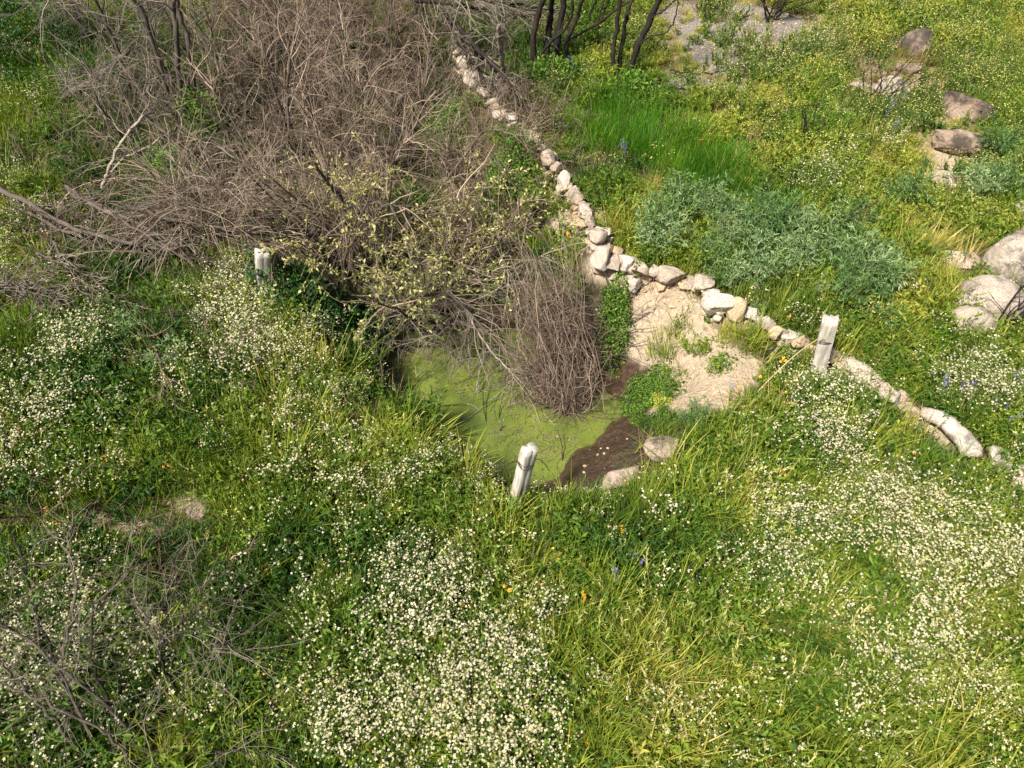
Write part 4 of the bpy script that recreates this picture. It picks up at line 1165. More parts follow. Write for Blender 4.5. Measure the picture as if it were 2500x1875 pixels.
trunk_tree('dead_tree', 'grey brown leaning trunks rising out of the far thicket', [
    ([(430, 300), (400, 200), (375, 110), (330, 0)], 0.0274, 0.0163, True), ([(440, 300), (435, 160), (430, 70), (425, 0)], 0.0319, 0.0207, True), ([(470, 285), (465, 130), (440, 40), (425, -30)], .030, .02, True),
    ([(320, 260), (305, 170), (270, 80), (230, 0)], 0.0228, 0.0133, True), ([(395, 190), (340, 130), (260, 60), (180, 0)], 0.0167, 0.0074, False)], M['bark'], 96, twigs=14, tmat=TG, extra=.5)
trunk_tree('dead_tree', 'thin bare trunk standing in front of the tallest dead bush', [
    ([(850, 720), (846, 620), (842, 540), (835, 480)], 0.0228, 0.0148, True), ([(842, 560), (900, 520), (960, 500)], 0.0106, 0.0059, False)], M['bark'], 97, twigs=8, tmat=TW, extra=.4)
trunk_tree('dead_tree', 'thin dark trunk standing in the thicket behind the twig heap', [
    ([(690, 470), (700, 380), (705, 300), (700, 220)], 0.0213, 0.0118, True)], M['bark'], 98, twigs=12, tmat=TW, extra=.4)

def small_burnt(label, u, v, n, ht, seed, sprd=.6, mat=BU, lean=(0, 0), r0=.012, tw=6, name='charred_bush'):
    r = np.random.default_rng(seed)
    b = gp(u, v)
    t = thing(name, label, 'bush', b)
    ang = r.random(n) * 2 * math.pi
    d = np.stack([np.cos(ang) * sprd + lean[0], np.sin(ang) * sprd * .7 + lean[1], np.ones(n)], 1)
    S = grow(np.tile([[0, 0, -.04]], (n, 1)) + r.normal(0, .025, (n, 3)) * [1, 1, 0], d, ht * (.6 + .6 * r.random(n)), 9, .16, .02, r)
    for k in range(n):
        V, Fq, a = tubes(S[k:k + 1], taper(np.array([r0 * (.7 + .6 * r.random())]), np.array([r0 * .3]), 9), 5, r)
        add('stem', mk_mesh('stem', V, [Fq], [mat], smooth=True, attrs={'vary': a}), t)
    s, d, _ = spawn(S, tw, .25, 1, .6, r, .1)
    B = grow(s, d, ht * .35 * (.4 + r.random(len(s))), 6, .16, 0, r)
    V, Fq, a = tubes(B, taper(np.full(len(B), r0 * .4), np.full(len(B), r0 * .18), 6), 4, r)
    add('twigs', mk_mesh('twigs', V, [Fq], [mat], smooth=True, attrs={'vary': a}), t, kind='stuff')
small_burnt('charred black bush with upswept branches on grey ash soil', 1882, 48, 8, .75, 111, .9, tw=8, r0=.016)
small_burnt('charred thin bush standing in front of the two pale rocks', 2135, 255, 10, .65, 112, .5, tw=5, r0=.008)
small_burnt('small charred crooked bush alone in yellow flowered grass', 1970, 365, 4, .50, 113, .45, tw=4, r0=.013)
small_burnt('charred bush with looping black stems against the lobed boulder', 2415, 815, 7, .75, 114, .3, lean=(.75, .25), tw=3, r0=.012)
small_burnt('single thin charred sapling between the silvery plants', 2048, 585, 2, .60, 115, .15, tw=3, r0=.007)
small_burnt('charred thin arching stems in the silvery plants above the wall', 1850, 470, 4, .45, 116, 1.0, tw=2, r0=.006)
small_burnt('charred little bush in the flowers beside the back of the wall', 1470, 515, 5, .35, 117, .6, tw=3, r0=.006)
small_burnt('tiny charred bush between the long boulders and the pale rocks', 2215, 245, 5, .35, 118, .7, tw=3, r0=.006)
small_burnt('charred thin twigs beside the grassy end of the ash patches', 1715, 45, 4, .5, 119, .5, tw=4, r0=.008)

# dead shrub close by, lower corner
r = np.random.default_rng(131)
sb = gp(190, 1840)
t = thing('dead_shrub', 'large grey dead shrub with blackened limbs and a haze of thin twigs over white flowers', 'shrub', sb)
FAINT = 0
LIMBS = [([(250, 1870, .05), (150, 1640, .55), (160, 1560, .75), (185, 1440, .85), (168, 1330, .95), (180, 1245, 1.0)], .017, .008),
         ([(300, 1790, .05), (265, 1710, .35), (224, 1600, .65), (222, 1510, .8), (285, 1420, .9), (335, 1370, .95)], .015, .007),
         ([(440, 1700, .05), (398, 1625, .45), (402, 1520, .65), (405, 1450, .75)], .014, .008),
         ([(400, 1575, .5), (440, 1550, .6), (452, 1480, .7), (520, 1415, .75)], .012, .006),
         ([(330, 1800, .1), (170, 1650, .6), (60, 1560, .8), (0, 1520, .95), (-80, 1450, 1.0)], .017, .010),
         ([(200, 1850, .1), (110, 1730, .5), (20, 1640, .75), (-60, 1570, .9)], .018, .010),
         ([(330, 1880, .1), (260, 1790, .4), (120, 1720, .6), (-20, 1660, .7)], .018, .010),
         ([(30, 1300, .95), (60, 1380, .9), (80, 1470, .8), (130, 1600, .6), (200, 1760, .2)], .008, .014),
         ([(500, 1830, .15), (620, 1840, .3), (720, 1850, .3)], .010, .005),
         ([(420, 1720, .2), (520, 1580, .5), (590, 1585, .6)], .009, .005)]
Ls = []
for pth, r0, r1 in LIMBS:
    V, Fq, a, L = limb([P(*q) for q in pth], r0 * .58, r1 * .6, 24, 7, .010, r)
    add('limb', mk_mesh('limb', V - sb, [Fq], [M['burnt'] if r0 < .0165 else M['bark']], smooth=True, attrs={'vary': a}), t)
    Ls.append(L)
La = np.stack(Ls)
s, d, _ = spawn(La, 16, .1, 1, 1.1, r, .05)
B = grow(s, d, .22 + .48 * r.random(len(s)), 9, .17, -.02, r)
s2, d2, _ = spawn(B, 6, .05, 1, .8, r)
B2 = grow(s2, d2, .10 + .26 * r.random(len(s2)), 6, .17, -.02, r)
V, Fq, a = tubes(B - sb, taper(np.full(len(B), .0019), np.full(len(B), .0010), 9), 4, r)
add('branches', mk_mesh('branches', V, [Fq], [TG], smooth=True, attrs={'vary': a}), t, kind='stuff')
V, Fq, a = tubes(B2 - sb, taper(np.full(len(B2), .0011), np.full(len(B2), .0007), 6), 3, r)
add('twigs', mk_mesh('twigs', V, [Fq], [TG], smooth=True, attrs={'vary': a}), t, kind='stuff')

# sticks standing in the pond weed
for k, (u, v, u2, v2, h2, lb) in enumerate([(1190, 1045, 1180, 930, .14, 'dark forked stick poking out of the middle of the green pond'), (1175, 1012, 1140, 985, .03, 'short pale stick floating flat on the pond weed'), (1225, 1062, 1228, 1035, .05, 'tiny dark twig stub in the pond weed near the tall forked stick'), (1372, 1135, 1362, 1050, .12, 'thin stick at the near pond edge behind the leaning post'), (1220, 1035, 1230, 960, .10, 'slim upright twig beside the dark forked stick in the pond'), (1045, 1000, 1130, 985, .05, 'dark curved stick lying at the shaded side of the pond')]):
    def on_w(u, v, z):
        d = ray(u, v); q = (ZW + z - CAM_H) / d[2]; return np.array([0, 0, CAM_H]) + d * q
    a0 = on_w(u, v, -.02); a1 = on_w(u2, v2, h2)
    m_ = (a0 + a1) / 2 + np.array([.02, .01, .01]) * (1 if k % 2 else -1)
    V, Fq, a, L = limb([a0, m_, a1], .0055, .003, 12, 5, .002)
    if k == 0:
        V2, F2, a2, _ = limb([m_, m_ + np.array([.04, .05, .05]), m_ + np.array([.06, .10, .10])], .004, .002, 8, 5, .002)
        V = np.vstack([V, V2]); F2 = F2 + len(a); Fq = np.vstack([Fq, F2]); a = np.concatenate([a, a2])
    tag(add('pond_stick', mk_mesh('pond_stick', V - a0, [Fq], [M['burnt'] if k != 1 else M['bark_pale']], smooth=True, attrs={'vary': a}), loc=a0), lb, 'stick')

# ------------------------------------------------------------------ plant meshes for the meadow
def blade_set(bag, rng, n, lmin, lmax, width, rad, lean, curl, segs=4, mat=0, vary=(0, 1)):
    az = rng.random(n) * 2 * math.pi
    r_ = np.sqrt(rng.random(n)) * rad
    p = np.stack([np.cos(az) * r_, np.sin(az) * r_, np.full(n, -.02)], 1)
    az = az + rng.normal(0, .7, n)
    th = np.abs(rng.normal(0, lean, n)) + .05
    L = lmin + (lmax - lmin) * rng.random(n)
    w0 = width * (.6 + .7 * rng.random(n))
    side = np.stack([-np.sin(az), np.cos(az), np.zeros(n)], 1)
    cur = curl * (.3 + rng.random(n))
    Vs = []
    for s in range(segs + 1):
        t = s / segs
        ww = w0 * (1 - t) ** .7 + .0004
        Vs.append(p - side * ww[:, None] / 2); Vs.append(p + side * ww[:, None] / 2)
        d = np.stack([np.cos(az) * np.sin(th), np.sin(az) * np.sin(th), np.cos(th)], 1)
        p = p + d * (L / segs)[:, None]
        th = th + cur * (.4 + t * 1.3)
    V = np.stack(Vs, 1)            # n, 2(segs+1), 3
    m = 2 * (segs + 1)
    b = (np.arange(n) * m)[:, None]
    k = np.arange(segs)[None, :] * 2
    F = np.stack([b + k, b + k + 1, b + k + 3, b + k + 2], -1).reshape(-1, 4)
    a = vary[0] + (vary[1] - vary[0]) * rng.random(n)
    bag.add(V.reshape(-1, 3), F, mat, np.repeat(a, m))
    return V.reshape(n, segs + 1, 2, 3).mean(2)

def flower_heads(bag, rng, pos, size, mat, petals=4, center=None):
    n = len(pos)
    nrm = norm(np.stack([rng.normal(0, .45, n), rng.normal(-.15, .45, n), np.ones(n)], 1))
    e1 = norm(np.cross(nrm, rng.normal(size=(n, 3)))); e2 = np.cross(nrm, e1)
    sz = size * (.5 + .8 * rng.random(n))
    va = np.repeat(rng.random(n), 4)
    for k in range(petals):
        a = 2 * math.pi * (k + .15 * rng.normal(size=n)) / petals
        dd = e1 * np.cos(a)[:, None] + e2 * np.sin(a)[:, None]; ss = np.cross(nrm, dd)
        R = (sz / 2)[:, None]
        V = np.stack([pos + dd * R * .08, pos + dd * R * .65 + ss * R * .36 + nrm * R * .18, pos + dd * R * 1.1 + nrm * R * .1, pos + dd * R * .65 - ss * R * .36 + nrm * R * .18], 1)
        bag.add(V.reshape(-1, 3), np.arange(n * 4).reshape(-1, 4), mat, va)
    if center is not None:
        R = (sz * .12)[:, None]
        V = np.stack([pos + e1 * R + nrm * .002, pos + e2 * R + nrm * .002, pos - e1 * R + nrm * .002, pos - e2 * R + nrm * .002], 1)
        bag.add(V.reshape(-1, 3), np.arange(n * 4).reshape(-1, 4), center, va)

def flowering(seed, nst, hmin, hmax, nfl, fsize, mats_i, clus=.03, rad=.05, leafy=True, petals=4, lean=.25, center=True):
    rng = np.random.default_rng(seed); bag = Bag()
    az = rng.random(nst) * 2 * math.pi
    st = np.stack([np.cos(az) * rad, np.sin(az) * rad, np.full(nst, -.02)], 1) * rng.random((nst, 1))
    st[:, 2] = -.02
    S = grow(st, np.stack([np.cos(az) * lean, np.sin(az) * lean, np.ones(nst)], 1), hmin + (hmax - hmin) * rng.random(nst), 6, .10, 0, rng)
    V, F, a = tubes(S, taper(np.full(nst, .0022), np.full(nst, .0012), 6), 3, rng); bag.add(V, F, 0, a)
    s2, d2, _ = spawn(S, 2, .5, .95, .45, rng, .3)
    B = grow(s2, d2, .05 + .10 * rng.random(len(s2)), 4, .12, .03, rng)
    V, F, a = tubes(B, taper(np.full(len(B), .0013), np.full(len(B), .0009), 4), 3, rng); bag.add(V, F, 0, a)
    tips = np.concatenate([S[:, -1], B[:, -1]])
    k = rng.integers(0, len(tips), nfl)
    pos = tips[k] + rng.normal(size=(nfl, 3)) * clus * np.array([.7, .7, .55])
    flower_heads(bag, rng, pos, fsize, 1, petals, 2 if center else None)
    if leafy:
        s3, d3, _ = spawn(S, 5, .05, .75, .8, rng)
        V, F, a = leaves(s3, d3, .035 + .03 * rng.random(len(s3)), rng, .22); bag.add(V, F, 3, a)
    return bag

def variants(prefix, bags, mats):
    c = bpy.data.collections.new(prefix)
    for k, b in enumerate(bags):
        me = b.mesh(prefix + '_mesh', mats)
        o = bpy.data.objects.new('%s_variant_%02d' % (prefix, k), me)
        c.objects.link(o)
    return c

def make_scatter_tree(coll):
    g = bpy.data.node_groups.new('scatter_' + coll.name, 'GeometryNodeTree')
    g.interface.new_socket('Geometry', in_out='INPUT', socket_type='NodeSocketGeometry')
    g.interface.new_socket('Geometry', in_out='OUTPUT', socket_type='NodeSocketGeometry')
    gi = g.nodes.new('NodeGroupInput'); go = g.nodes.new('NodeGroupOutput')
    ci = g.nodes.new('GeometryNodeCollectionInfo'); ci.inputs['Collection'].default_value = coll
    ci.inputs['Separate Children'].default_value = True; ci.inputs['Reset Children'].default_value = True
    iop = g.nodes.new('GeometryNodeInstanceOnPoints'); iop.inputs['Pick Instance'].default_value = True
    def na(name, typ):
        n = g.nodes.new('GeometryNodeInputNamedAttribute'); n.data_type = typ; n.inputs['Name'].default_value = name
        return n.outputs['Attribute']
    e2r = g.nodes.new('FunctionNodeEulerToRotation')
    L = g.links.new
    L(gi.outputs[0], iop.inputs['Points']); L(ci.outputs[0], iop.inputs['Instance'])
    L(na('idx', 'INT'), iop.inputs['Instance Index'])
    L(na('rot', 'FLOAT_VECTOR'), e2r.inputs[0]); L(e2r.outputs[0], iop.inputs['Rotation'])
    L(na('scl', 'FLOAT'), iop.inputs['Scale']); L(iop.outputs[0], go.inputs[0])
    return g

def scatter(name, label, cat, pts, scl, tint, coll, tilt=.18, rng=RNG):
    n = len(pts)
    me = bpy.data.meshes.new(name)
    me.vertices.add(n); me.vertices.foreach_set('co', np.asarray(pts, np.float32).ravel())
    at = me.attributes.new('scl', 'FLOAT', 'POINT'); at.data.foreach_set('value', np.asarray(scl, np.float32))
    at = me.attributes.new('tint', 'FLOAT', 'POINT'); at.data.foreach_set('value', np.clip(tint, 0, 1).astype(np.float32))
    rot = np.stack([rng.normal(0, tilt, n), rng.normal(0, tilt, n), rng.random(n) * 2 * math.pi], 1)
    at = me.attributes.new('rot', 'FLOAT_VECTOR', 'POINT'); at.data.foreach_set('vector', rot.astype(np.float32).ravel())
    at = me.attributes.new('idx', 'INT', 'POINT'); at.data.foreach_set('value', rng.integers(0, len(coll.objects), n).astype(np.int32))
    o = add(name, me, kind='stuff')
    md = o.modifiers.new('scatter', 'NODES'); md.node_group = make_scatter_tree(coll)
    tag(o, label, cat)
    return o

rg = np.random.default_rng(200)
def bagf(fn, n):
    return [fn(np.random.default_rng(1000 + 37 * k + n)) for k in range(n)]

def g_short(r):
    b = Bag(); blade_set(b, r, 30, .08, .26, .0070, .08, .45, .16, 4); return b
def g_long(r):
    b = Bag(); blade_set(b, r, 24, .18, .44, .0085, .07, .38, .18, 5); return b
def g_seed(r):
    b = Bag(); L = blade_set(b, r, 16, .20, .40, .0070, .06, .40, .16, 5)
    L = blade_set(b, r, 3, .30, .48, .0026, .05, .35, .12, 5)
    tips, d = L[:, -1], norm(L[:, -1] - L[:, -2])
    for k in range(len(tips)):
        m = 9
        q = tips[k][None] + d[k][None] * np.linspace(-.09, .0, m)[:, None]
        dd = norm(d[k][None] + r.normal(size=(m, 3)) * .35)
        V, F, a = leaves(q, dd, .030 + .016 * r.random(m), r, .09); b.add(V, F, 1, a)
    return b
def g_lush(r):
    b = Bag(); blade_set(b, r, 40, .16, .36, .0070, .11, .34, .15, 4); return b
def g_forb(r):
    b = Bag(); n = 70
    q = norm(r.normal(size=(n, 3))) * (r.random((n, 1)) ** .5); q[:, 2] = np.abs(q[:, 2])
    pos = q * np.array([.10, .10, .11]); V, F, a = leaves(pos, norm(q * [1, 1, .4] + r.normal(size=(n, 3)) * .5), .018 + .020 * r.random(n), r, .36); b.add(V, F, 0, a); return b
def g_fine(r):      # finely cut green foliage
    b = Bag(); n = 16
    az = r.random(n) * 6.283; S = grow(np.zeros((n, 3)), np.stack([np.cos(az) * .7, np.sin(az) * .7, np.ones(n)], 1), .10 + .14 * r.random(n), 5, .15, -.05, r)
    s, d, _ = spawn(S, 12, .15, 1, .7, r); V, F, a = leaves(s, d, .02 + .025 * r.random(len(s)), r, .16); b.add(V, F, 0, a); return b
def g_dry(r):
    b = Bag(); blade_set(b, r, 22, .10, .32, .0038, .09, .85, .12, 4); return b

def patchify(fn, m, rad):
    def f(r):
        out = Bag()
        for q in range(m):
            b = fn(r); V = np.concatenate(b.V); sc = .7 + .6 * r.random()
            a, d = r.random() * 6.283, math.sqrt(r.random()) * rad
            off = np.array([math.cos(a) * d, math.sin(a) * d, 0])
            A = np.clip(np.concatenate(b.A) + r.normal(0, .22), 0, 1)
            for Fs, ms in ((b.Q, b.qm), (b.T, b.tm)):
                if Fs:
                    out.add(V * sc + off, np.concatenate(Fs), 0, A)
        return out
    return f
C_short = variants('short_grass', bagf(patchify(g_short, 6, .17), 7), [M['grass']])
C_long = variants('long_grass', bagf(g_long, 5), [M['grass']])
C_seed = variants('seed_grass', bagf(g_seed, 5), [M['grass'], M['seed']])
C_lush = variants('lush_grass', bagf(g_lush, 4), [M['lush']])
C_forb = variants('herbs', bagf(patchify(g_forb, 6, .17), 7), [M['forb']])
C_fine = variants('fine_herbs', bagf(patchify(g_fine, 4, .15), 7), [M['forb']])
C_dry = variants('dry_grass', bagf(g_dry, 5), [M['dry']])
C_white = variants('white_flower', [flowering(300 + k, 7, .20, .42, 46, .0138, 0, .028) for k in range(6)], [M['stem'], M['white'], M['yellow'], M['forb']])
C_yel = variants('yellow_flower', [flowering(320 + k, 6, .12, .26, 26, .0100, 0, .035, petals=4, center=False) for k in range(5)], [M['stem'], M['yellow'], M['yellow'], M['forb']])
C_ora = variants('orange_flower', [flowering(340 + k, 3, .08, .18, 4, .022, 0, .015, petals=5, center=False) for k in range(4)], [M['stem'], M['orange'], M['orange'], M['forb']])
def g_spike(r):
    b = Bag(); n = 3
    S = grow(r.normal(0, .02, (n, 3)) * [1, 1, 0], np.stack([r.normal(0, .15, n), r.normal(0, .15, n), np.ones(n)], 1), .24 + .10 * r.random(n), 6, .05, 0, r)
    V, F, a = tubes(S, taper(np.full(n, .0025), np.full(n, .0015), 6), 3, r); b.add(V, F, 0, a)
    s, d, _ = spawn(S, 16, .6, 1, .9, r); flower_heads(b, r, s + d * .008, .016, 1, 3, None)
    s, d, _ = spawn(S, 6, .05, .6, .9, r); V, F, a = leaves(s, d, .03 + .02 * r.random(len(s)), r, .2); b.add(V, F, 2, a); return b
C_pur = variants('violet_flower', bagf(g_spike, 4), [M['stem'], M['purple'], M['forb']])

# candidate positions on the ground
def candidates(per_m2, rng):
    x0, x1, y0, y1 = -12.5, 12.5, 0.3, 16.5
    n = int(per_m2 * (x1 - x0) * (y1 - y0))
    x = x0 + (x1 - x0) * rng.random(n); y = y0 + (y1 - y0) * rng.random(n)
    z = H(x, y)
    u, v = project(x, y, z)
    k = (u > -420) & (u < 2920) & (v > -200) & (v < 2250)
    x, y, z, u, v = x[k], y[k], z[k], u[k], v[k]
    sd = poly_sd(x, y, RIM)
    k = ~((z < ZW + .10) & (sd > 0)) & ~(rng.random(len(x)) < 1.2 * blobs(u, v, MUDX) * (sd > -.05))
    for (cx, cy, ra, rb, an) in ROCKS:
        dx, dy = x - cx, y - cy
        e = ((dx * math.cos(an) + dy * math.sin(an)) / ra) ** 2 + ((-dx * math.sin(an) + dy * math.cos(an)) / rb) ** 2
        k &= e > 1
    return x[k], y[k], z[k], np.clip(u[k], 0, 2500), np.clip(v[k], 0, 1875), sd[k]

def bare(u, v):
    return np.clip(blobs(u, v, EARTH) * 1.2 + blobs(u, v, ASH), 0, 1)
BANKG = [(1640, 830, 22, 60, 10), (1600, 740, 40, 16), (1670, 780, 30, 16), (1730, 905, 18, 40, 20), (1790, 870, 60, 30), (1560, 890, 16, 12), (1610, 960, 70, 30), (1540, 760, 50, 60), (1720, 850, 60, 25, 30), (1560, 940, 60, 40), (1810, 830, 80, 50, 30), (1660, 720, 80, 22, 20), (1700, 960, 40, 25)]
def thick(u, v):
    return np.clip(blobs(u, v, THICKET), 0, 1)
def pick(cands, dens, rng):
    k = rng.random(len(cands[0])) < dens
    return [c[k] for c in cands]

# tint field: yellow-green on the right and far slope, deeper green on the left and around the pond
YEL = [(1500, 1650, 350, 260, 0, .16), (2000, 1750, 500, 220, 0, .18), (2300, 150, 350, 300, 0, .40), (1800, 130, 350, 160, 0, .38), (1900, 400, 320, 170, 0, .28), (2300, 600, 280, 230, 0, .24), (1600, 560, 200, 120, 0, .15), (2400, 1300, 250, 400, 0, .18), (1150, 1100, 250, 80, 0, .12), (700, 800, 200, 130, 0, .15), (1900, 1150, 220, 150, 0, .18), (60, 640, 90, 60, 0, .25), (1700, 780, 160, 120, 0, .15)]
DRK = [(450, 1600, 380, 260, 0, .16), (1600, 1330, 220, 120, 0, .10), (350, 800, 230, 200, 0, .14), (600, 300, 450, 250, 0, .12), (1480, 1000, 150, 120, 0, .12), (250, 150, 250, 120, 0, .05)]
def tintf(x, y, u, v, rng, amp=.22):
    f = .39 + blobs(u, v, YEL) - blobs(u, v, DRK)
    f = f + amp * 1.5 * fbm(x * 1.1, y * 1.1, 0, 61, 3) + .28 * fbm(x * 4, y * 4, 0, 62, 2)
    return f + rng.normal(0, .12, len(x))

def low(u, v):
    return 1 - .62 * np.clip(blobs(u, v, LOWV), 0, 1)
def pts3(x, y, z):
    return np.stack([x, y, z - .004], 1)

LUSH = [(1520, 330, 140, 62, 12, 1.2), (1680, 400, 120, 65, 25, 1.2), (1750, 455, 80, 50, 20, 1.2), (1450, 300, 60, 40)]
LUSH2 = [(1400, 230, 130, 40, 10, .7), (1980, 235, 60, 28, 0, .8), (2020, 330, 90, 50, 0, .4), (2450, 250, 90, 60, 20, .6), (2200, 30, 90, 40, 0, .5), (2330, 830, 90, 30, 0, .6), (150, 90, 200, 80, -20, .5), (420, 590, 70, 40, 0, .4), (1400, 20, 60, 60, 0, .7), (2440, 40, 100, 60, 0, .5), (1930, 590, 90, 40, 0, .3), (1330, 290, 40, 60, -20, .5)]
SAGE_B = [(1950, 640, 170, 95, 15), (1620, 600, 70, 45, 20), (1720, 545, 110, 40, 15, .7), (2275, 520, 70, 70, 0, .8), (2190, 800, 90, 40, 0, .6), (2420, 430, 70, 70, 0, .7), (1830, 720, 90, 40, 25, .9), (2080, 700, 60, 60, 0, .8)]

c = candidates(68, rg)
x, y, z, u, v, sd = c
bareW = 1 - .95 * bare(u, v) * (1 - .42 * np.clip(blobs(u, v, BANKG), 0, 1))
patch = .5 + .5 * fbm(x * 1.6, y * 1.6, 0, 71, 3)
far = sstep(700, 200, v)
lush = np.clip(blobs(u, v, LUSH), 0, 1)
dn = .66 * bareW * (1 - .80 * thick(u, v)) * np.clip(.62 + 1.1 * (patch - .5) * 2, .12, 1.1) * (1 - .9 * lush)
x, y, z, u, v, sd = pick(c, dn, rg)
scatter('short_grass', 'short mixed green grass covering the whole meadow', 'grass', pts3(x, y, z), (.7 + .7 * rg.random(len(x))) * low(u, v) * (1 - .35 * sstep(900, 300, v) * (u > 1300)), tintf(x, y, u, v, rg), C_short)

c = candidates(120, rg); x, y, z, u, v, sd = c
bareW = 1 - .96 * bare(u, v)
LONGB = [(650, 1150, 300, 130, 0, .9), (1100, 1180, 350, 90, 0, .9), (1500, 1650, 350, 300, 0, .8), (1950, 1750, 450, 200, 0, .9), (1550, 1230, 250, 80, 0, .6), (850, 1300, 300, 120, 0, .7), (480, 700, 130, 100, 0, .6), (200, 100, 250, 110, 0, .9), (700, 780, 180, 160, 40, .6), (2200, 1500, 300, 200, 0, .4)]
patch = .5 + .5 * fbm(x * 1.3, y * 1.3, 0, 72, 3)
dn = np.clip(.14 + .85 * blobs(u, v, LONGB), 0, 1) * np.clip(.55 + 1.3 * (patch - .5) * 2, .06, 1.1) * bareW * (1 - .85 * thick(u, v)) * (1 - .75 * sstep(650, 350, v) * (u > 1200))
x, y, z, u, v, sd = pick(c, dn, rg)
scatter('long_grass', 'long arching green grass around the pond and in the foreground', 'grass', pts3(x, y, z), (.65 + .6 * rg.random(len(x))) * low(u, v), tintf(x, y, u, v, rg) + .05, C_long)

c = candidates(60, rg); x, y, z, u, v, sd = c
SEEDB = [(1500, 1600, 300, 230, 0, 1), (1950, 1700, 420, 200, 0, 1), (1200, 1120, 250, 60, 0, .5), (1000, 1120, 120, 100, 0, .7), (700, 1180, 200, 60, 0, .4), (2250, 1450, 200, 150, 0, .4), (1850, 1250, 150, 150, 0, .4), (1560, 1080, 120, 50, 0, .3)]
dn = np.clip(.04 + .75 * blobs(u, v, SEEDB), 0, 1) * (.3 + .9 * (.5 + .5 * fbm(x * 1.7, y * 1.7, 0, 73, 3))) * (1 - .9 * bare(u, v)) * (1 - thick(u, v)) * sstep(850, 1000, v)
x, y, z, u, v, sd = pick(c, dn, rg)
scatter('seeding_grass', 'pale yellow green grass with drooping seed heads in the foreground', 'grass', pts3(x, y, z), (.7 + .5 * rg.random(len(x))) * low(u, v), tintf(x, y, u, v, rg) + .12, C_seed, .22)

c = candidates(190, rg); x, y, z, u, v, sd = c
dn = np.clip(blobs(u, v, LUSH) * 1.2 + .45 * blobs(u, v, LUSH2), 0, 1) * (1 - bare(u, v)) * np.clip(.80 + 1.1 * fbm(x * 2.3, y * 2.3, 0, 74, 3), .15, 1)
x, y, z, u, v, sd = pick(c, dn, rg)
scatter('lush_grass', 'vivid green thick upright grass below the charred trunks', 'grass', pts3(x, y, z), .70 + .50 * rg.random(len(x)), .42 + .55 * fbm(x * 1.8, y * 1.8, 0, 75, 2) + rg.normal(0, .14, len(x)), C_lush, .2)

c = candidates(60, rg); x, y, z, u, v, sd = c
patch = .5 + .5 * fbm(x * 1.2 + 5, y * 1.2, 0, 76, 3)
dn = np.clip(.42 + 1.2 * (patch - .5) * 2, .05, 1) * .62 * (1 - .95 * bare(u, v) * (1 - .42 * np.clip(blobs(u, v, BANKG), 0, 1))) * (1 - .30 * thick(u, v)) * (1 - .9 * np.clip(blobs(u, v, LUSH), 0, 1))
x, y, z, u, v, sd = pick(c, dn, rg)
kk = rg.random(len(x)) > .55 * sstep(800, 400, v) * (u > 1450); x, y, z, u, v, sd = [q[kk] for q in (x, y, z, u, v, sd)]
tt = tintf(x, y, u, v, rg) + .05 + rg.normal(0, .12, len(x))
scatter('herbs', 'low leafy green herbs filling the ground between the grasses', 'ground cover', pts3(x, y, z), (.6 + .7 * rg.random(len(x))) * (.3 + .7 * low(u, v)) * (1 - .35 * sstep(900, 300, v) * (u > 1300)), tt, C_forb, .2)
c = candidates(45, rg); x, y, z, u, v, sd = c
dn = (.2 + .8 * (.5 + .5 * fbm(x * 1.4 - 8, y * 1.4, 0, 77, 3))) * .8 * (1 - .94 * bare(u, v)) * (1 - .5 * thick(u, v)) * (1 - .9 * np.clip(blobs(u, v, LUSH), 0, 1))
x, y, z, u, v, sd = pick(c, dn, rg)
scatter('cut_leaf_herbs', 'finely cut green herb foliage among the flowers', 'ground cover', pts3(x, y, z), (.7 + .7 * rg.random(len(x))) * low(u, v), tintf(x, y, u, v, rg) + .02, C_fine, .2)

c = candidates(110, rg); x, y, z, u, v, sd = c
DRYB = [(1750, 1560, 220, 60, 0, .7), (1350, 1440, 120, 70, 0, .6), (1500, 1800, 200, 70, 0, .5), (250, 1300, 250, 60, 0, .8), (2200, 190, 220, 80, 0, .9), (2150, 130, 120, 60, 0, .7), (1950, 420, 120, 40, 0, .5), (1850, 500, 70, 30, 0, .8), (1300, 400, 140, 80, 30, .5), (2320, 560, 100, 60, 0, .4), (550, 650, 160, 70, 0, .8), (1000, 900, 120, 100, 40, .5), (400, 900, 80, 160, -20, .5), (1800, 780, 100, 30, 30, .8), (2260, 640, 100, 50, 0, .6), (100, 640, 150, 60, 0, .6), (2080, 1480, 80, 60, 0, .7), (700, 1780, 140, 70, 0, .8)]
dn = np.clip(.16 + .8 * blobs(u, v, DRYB) + .35 * thick(u, v), 0, 1) * (.3 + .8 * (.5 + .5 * fbm(x * 2, y * 2, 0, 78, 3)))
dn = dn * (1 - .7 * np.clip(blobs(u, v, [(1650, 870, 150, 120)]), 0, 1))
x, y, z, u, v, sd = pick(c, dn, rg)
scatter('dry_grass', 'dry straw and brown dead grass stems in thin patches', 'dry grass', pts3(x, y, z), .6 + .7 * rg.random(len(x)), .45 + rg.normal(0, .22, len(x)), C_dry, .25)

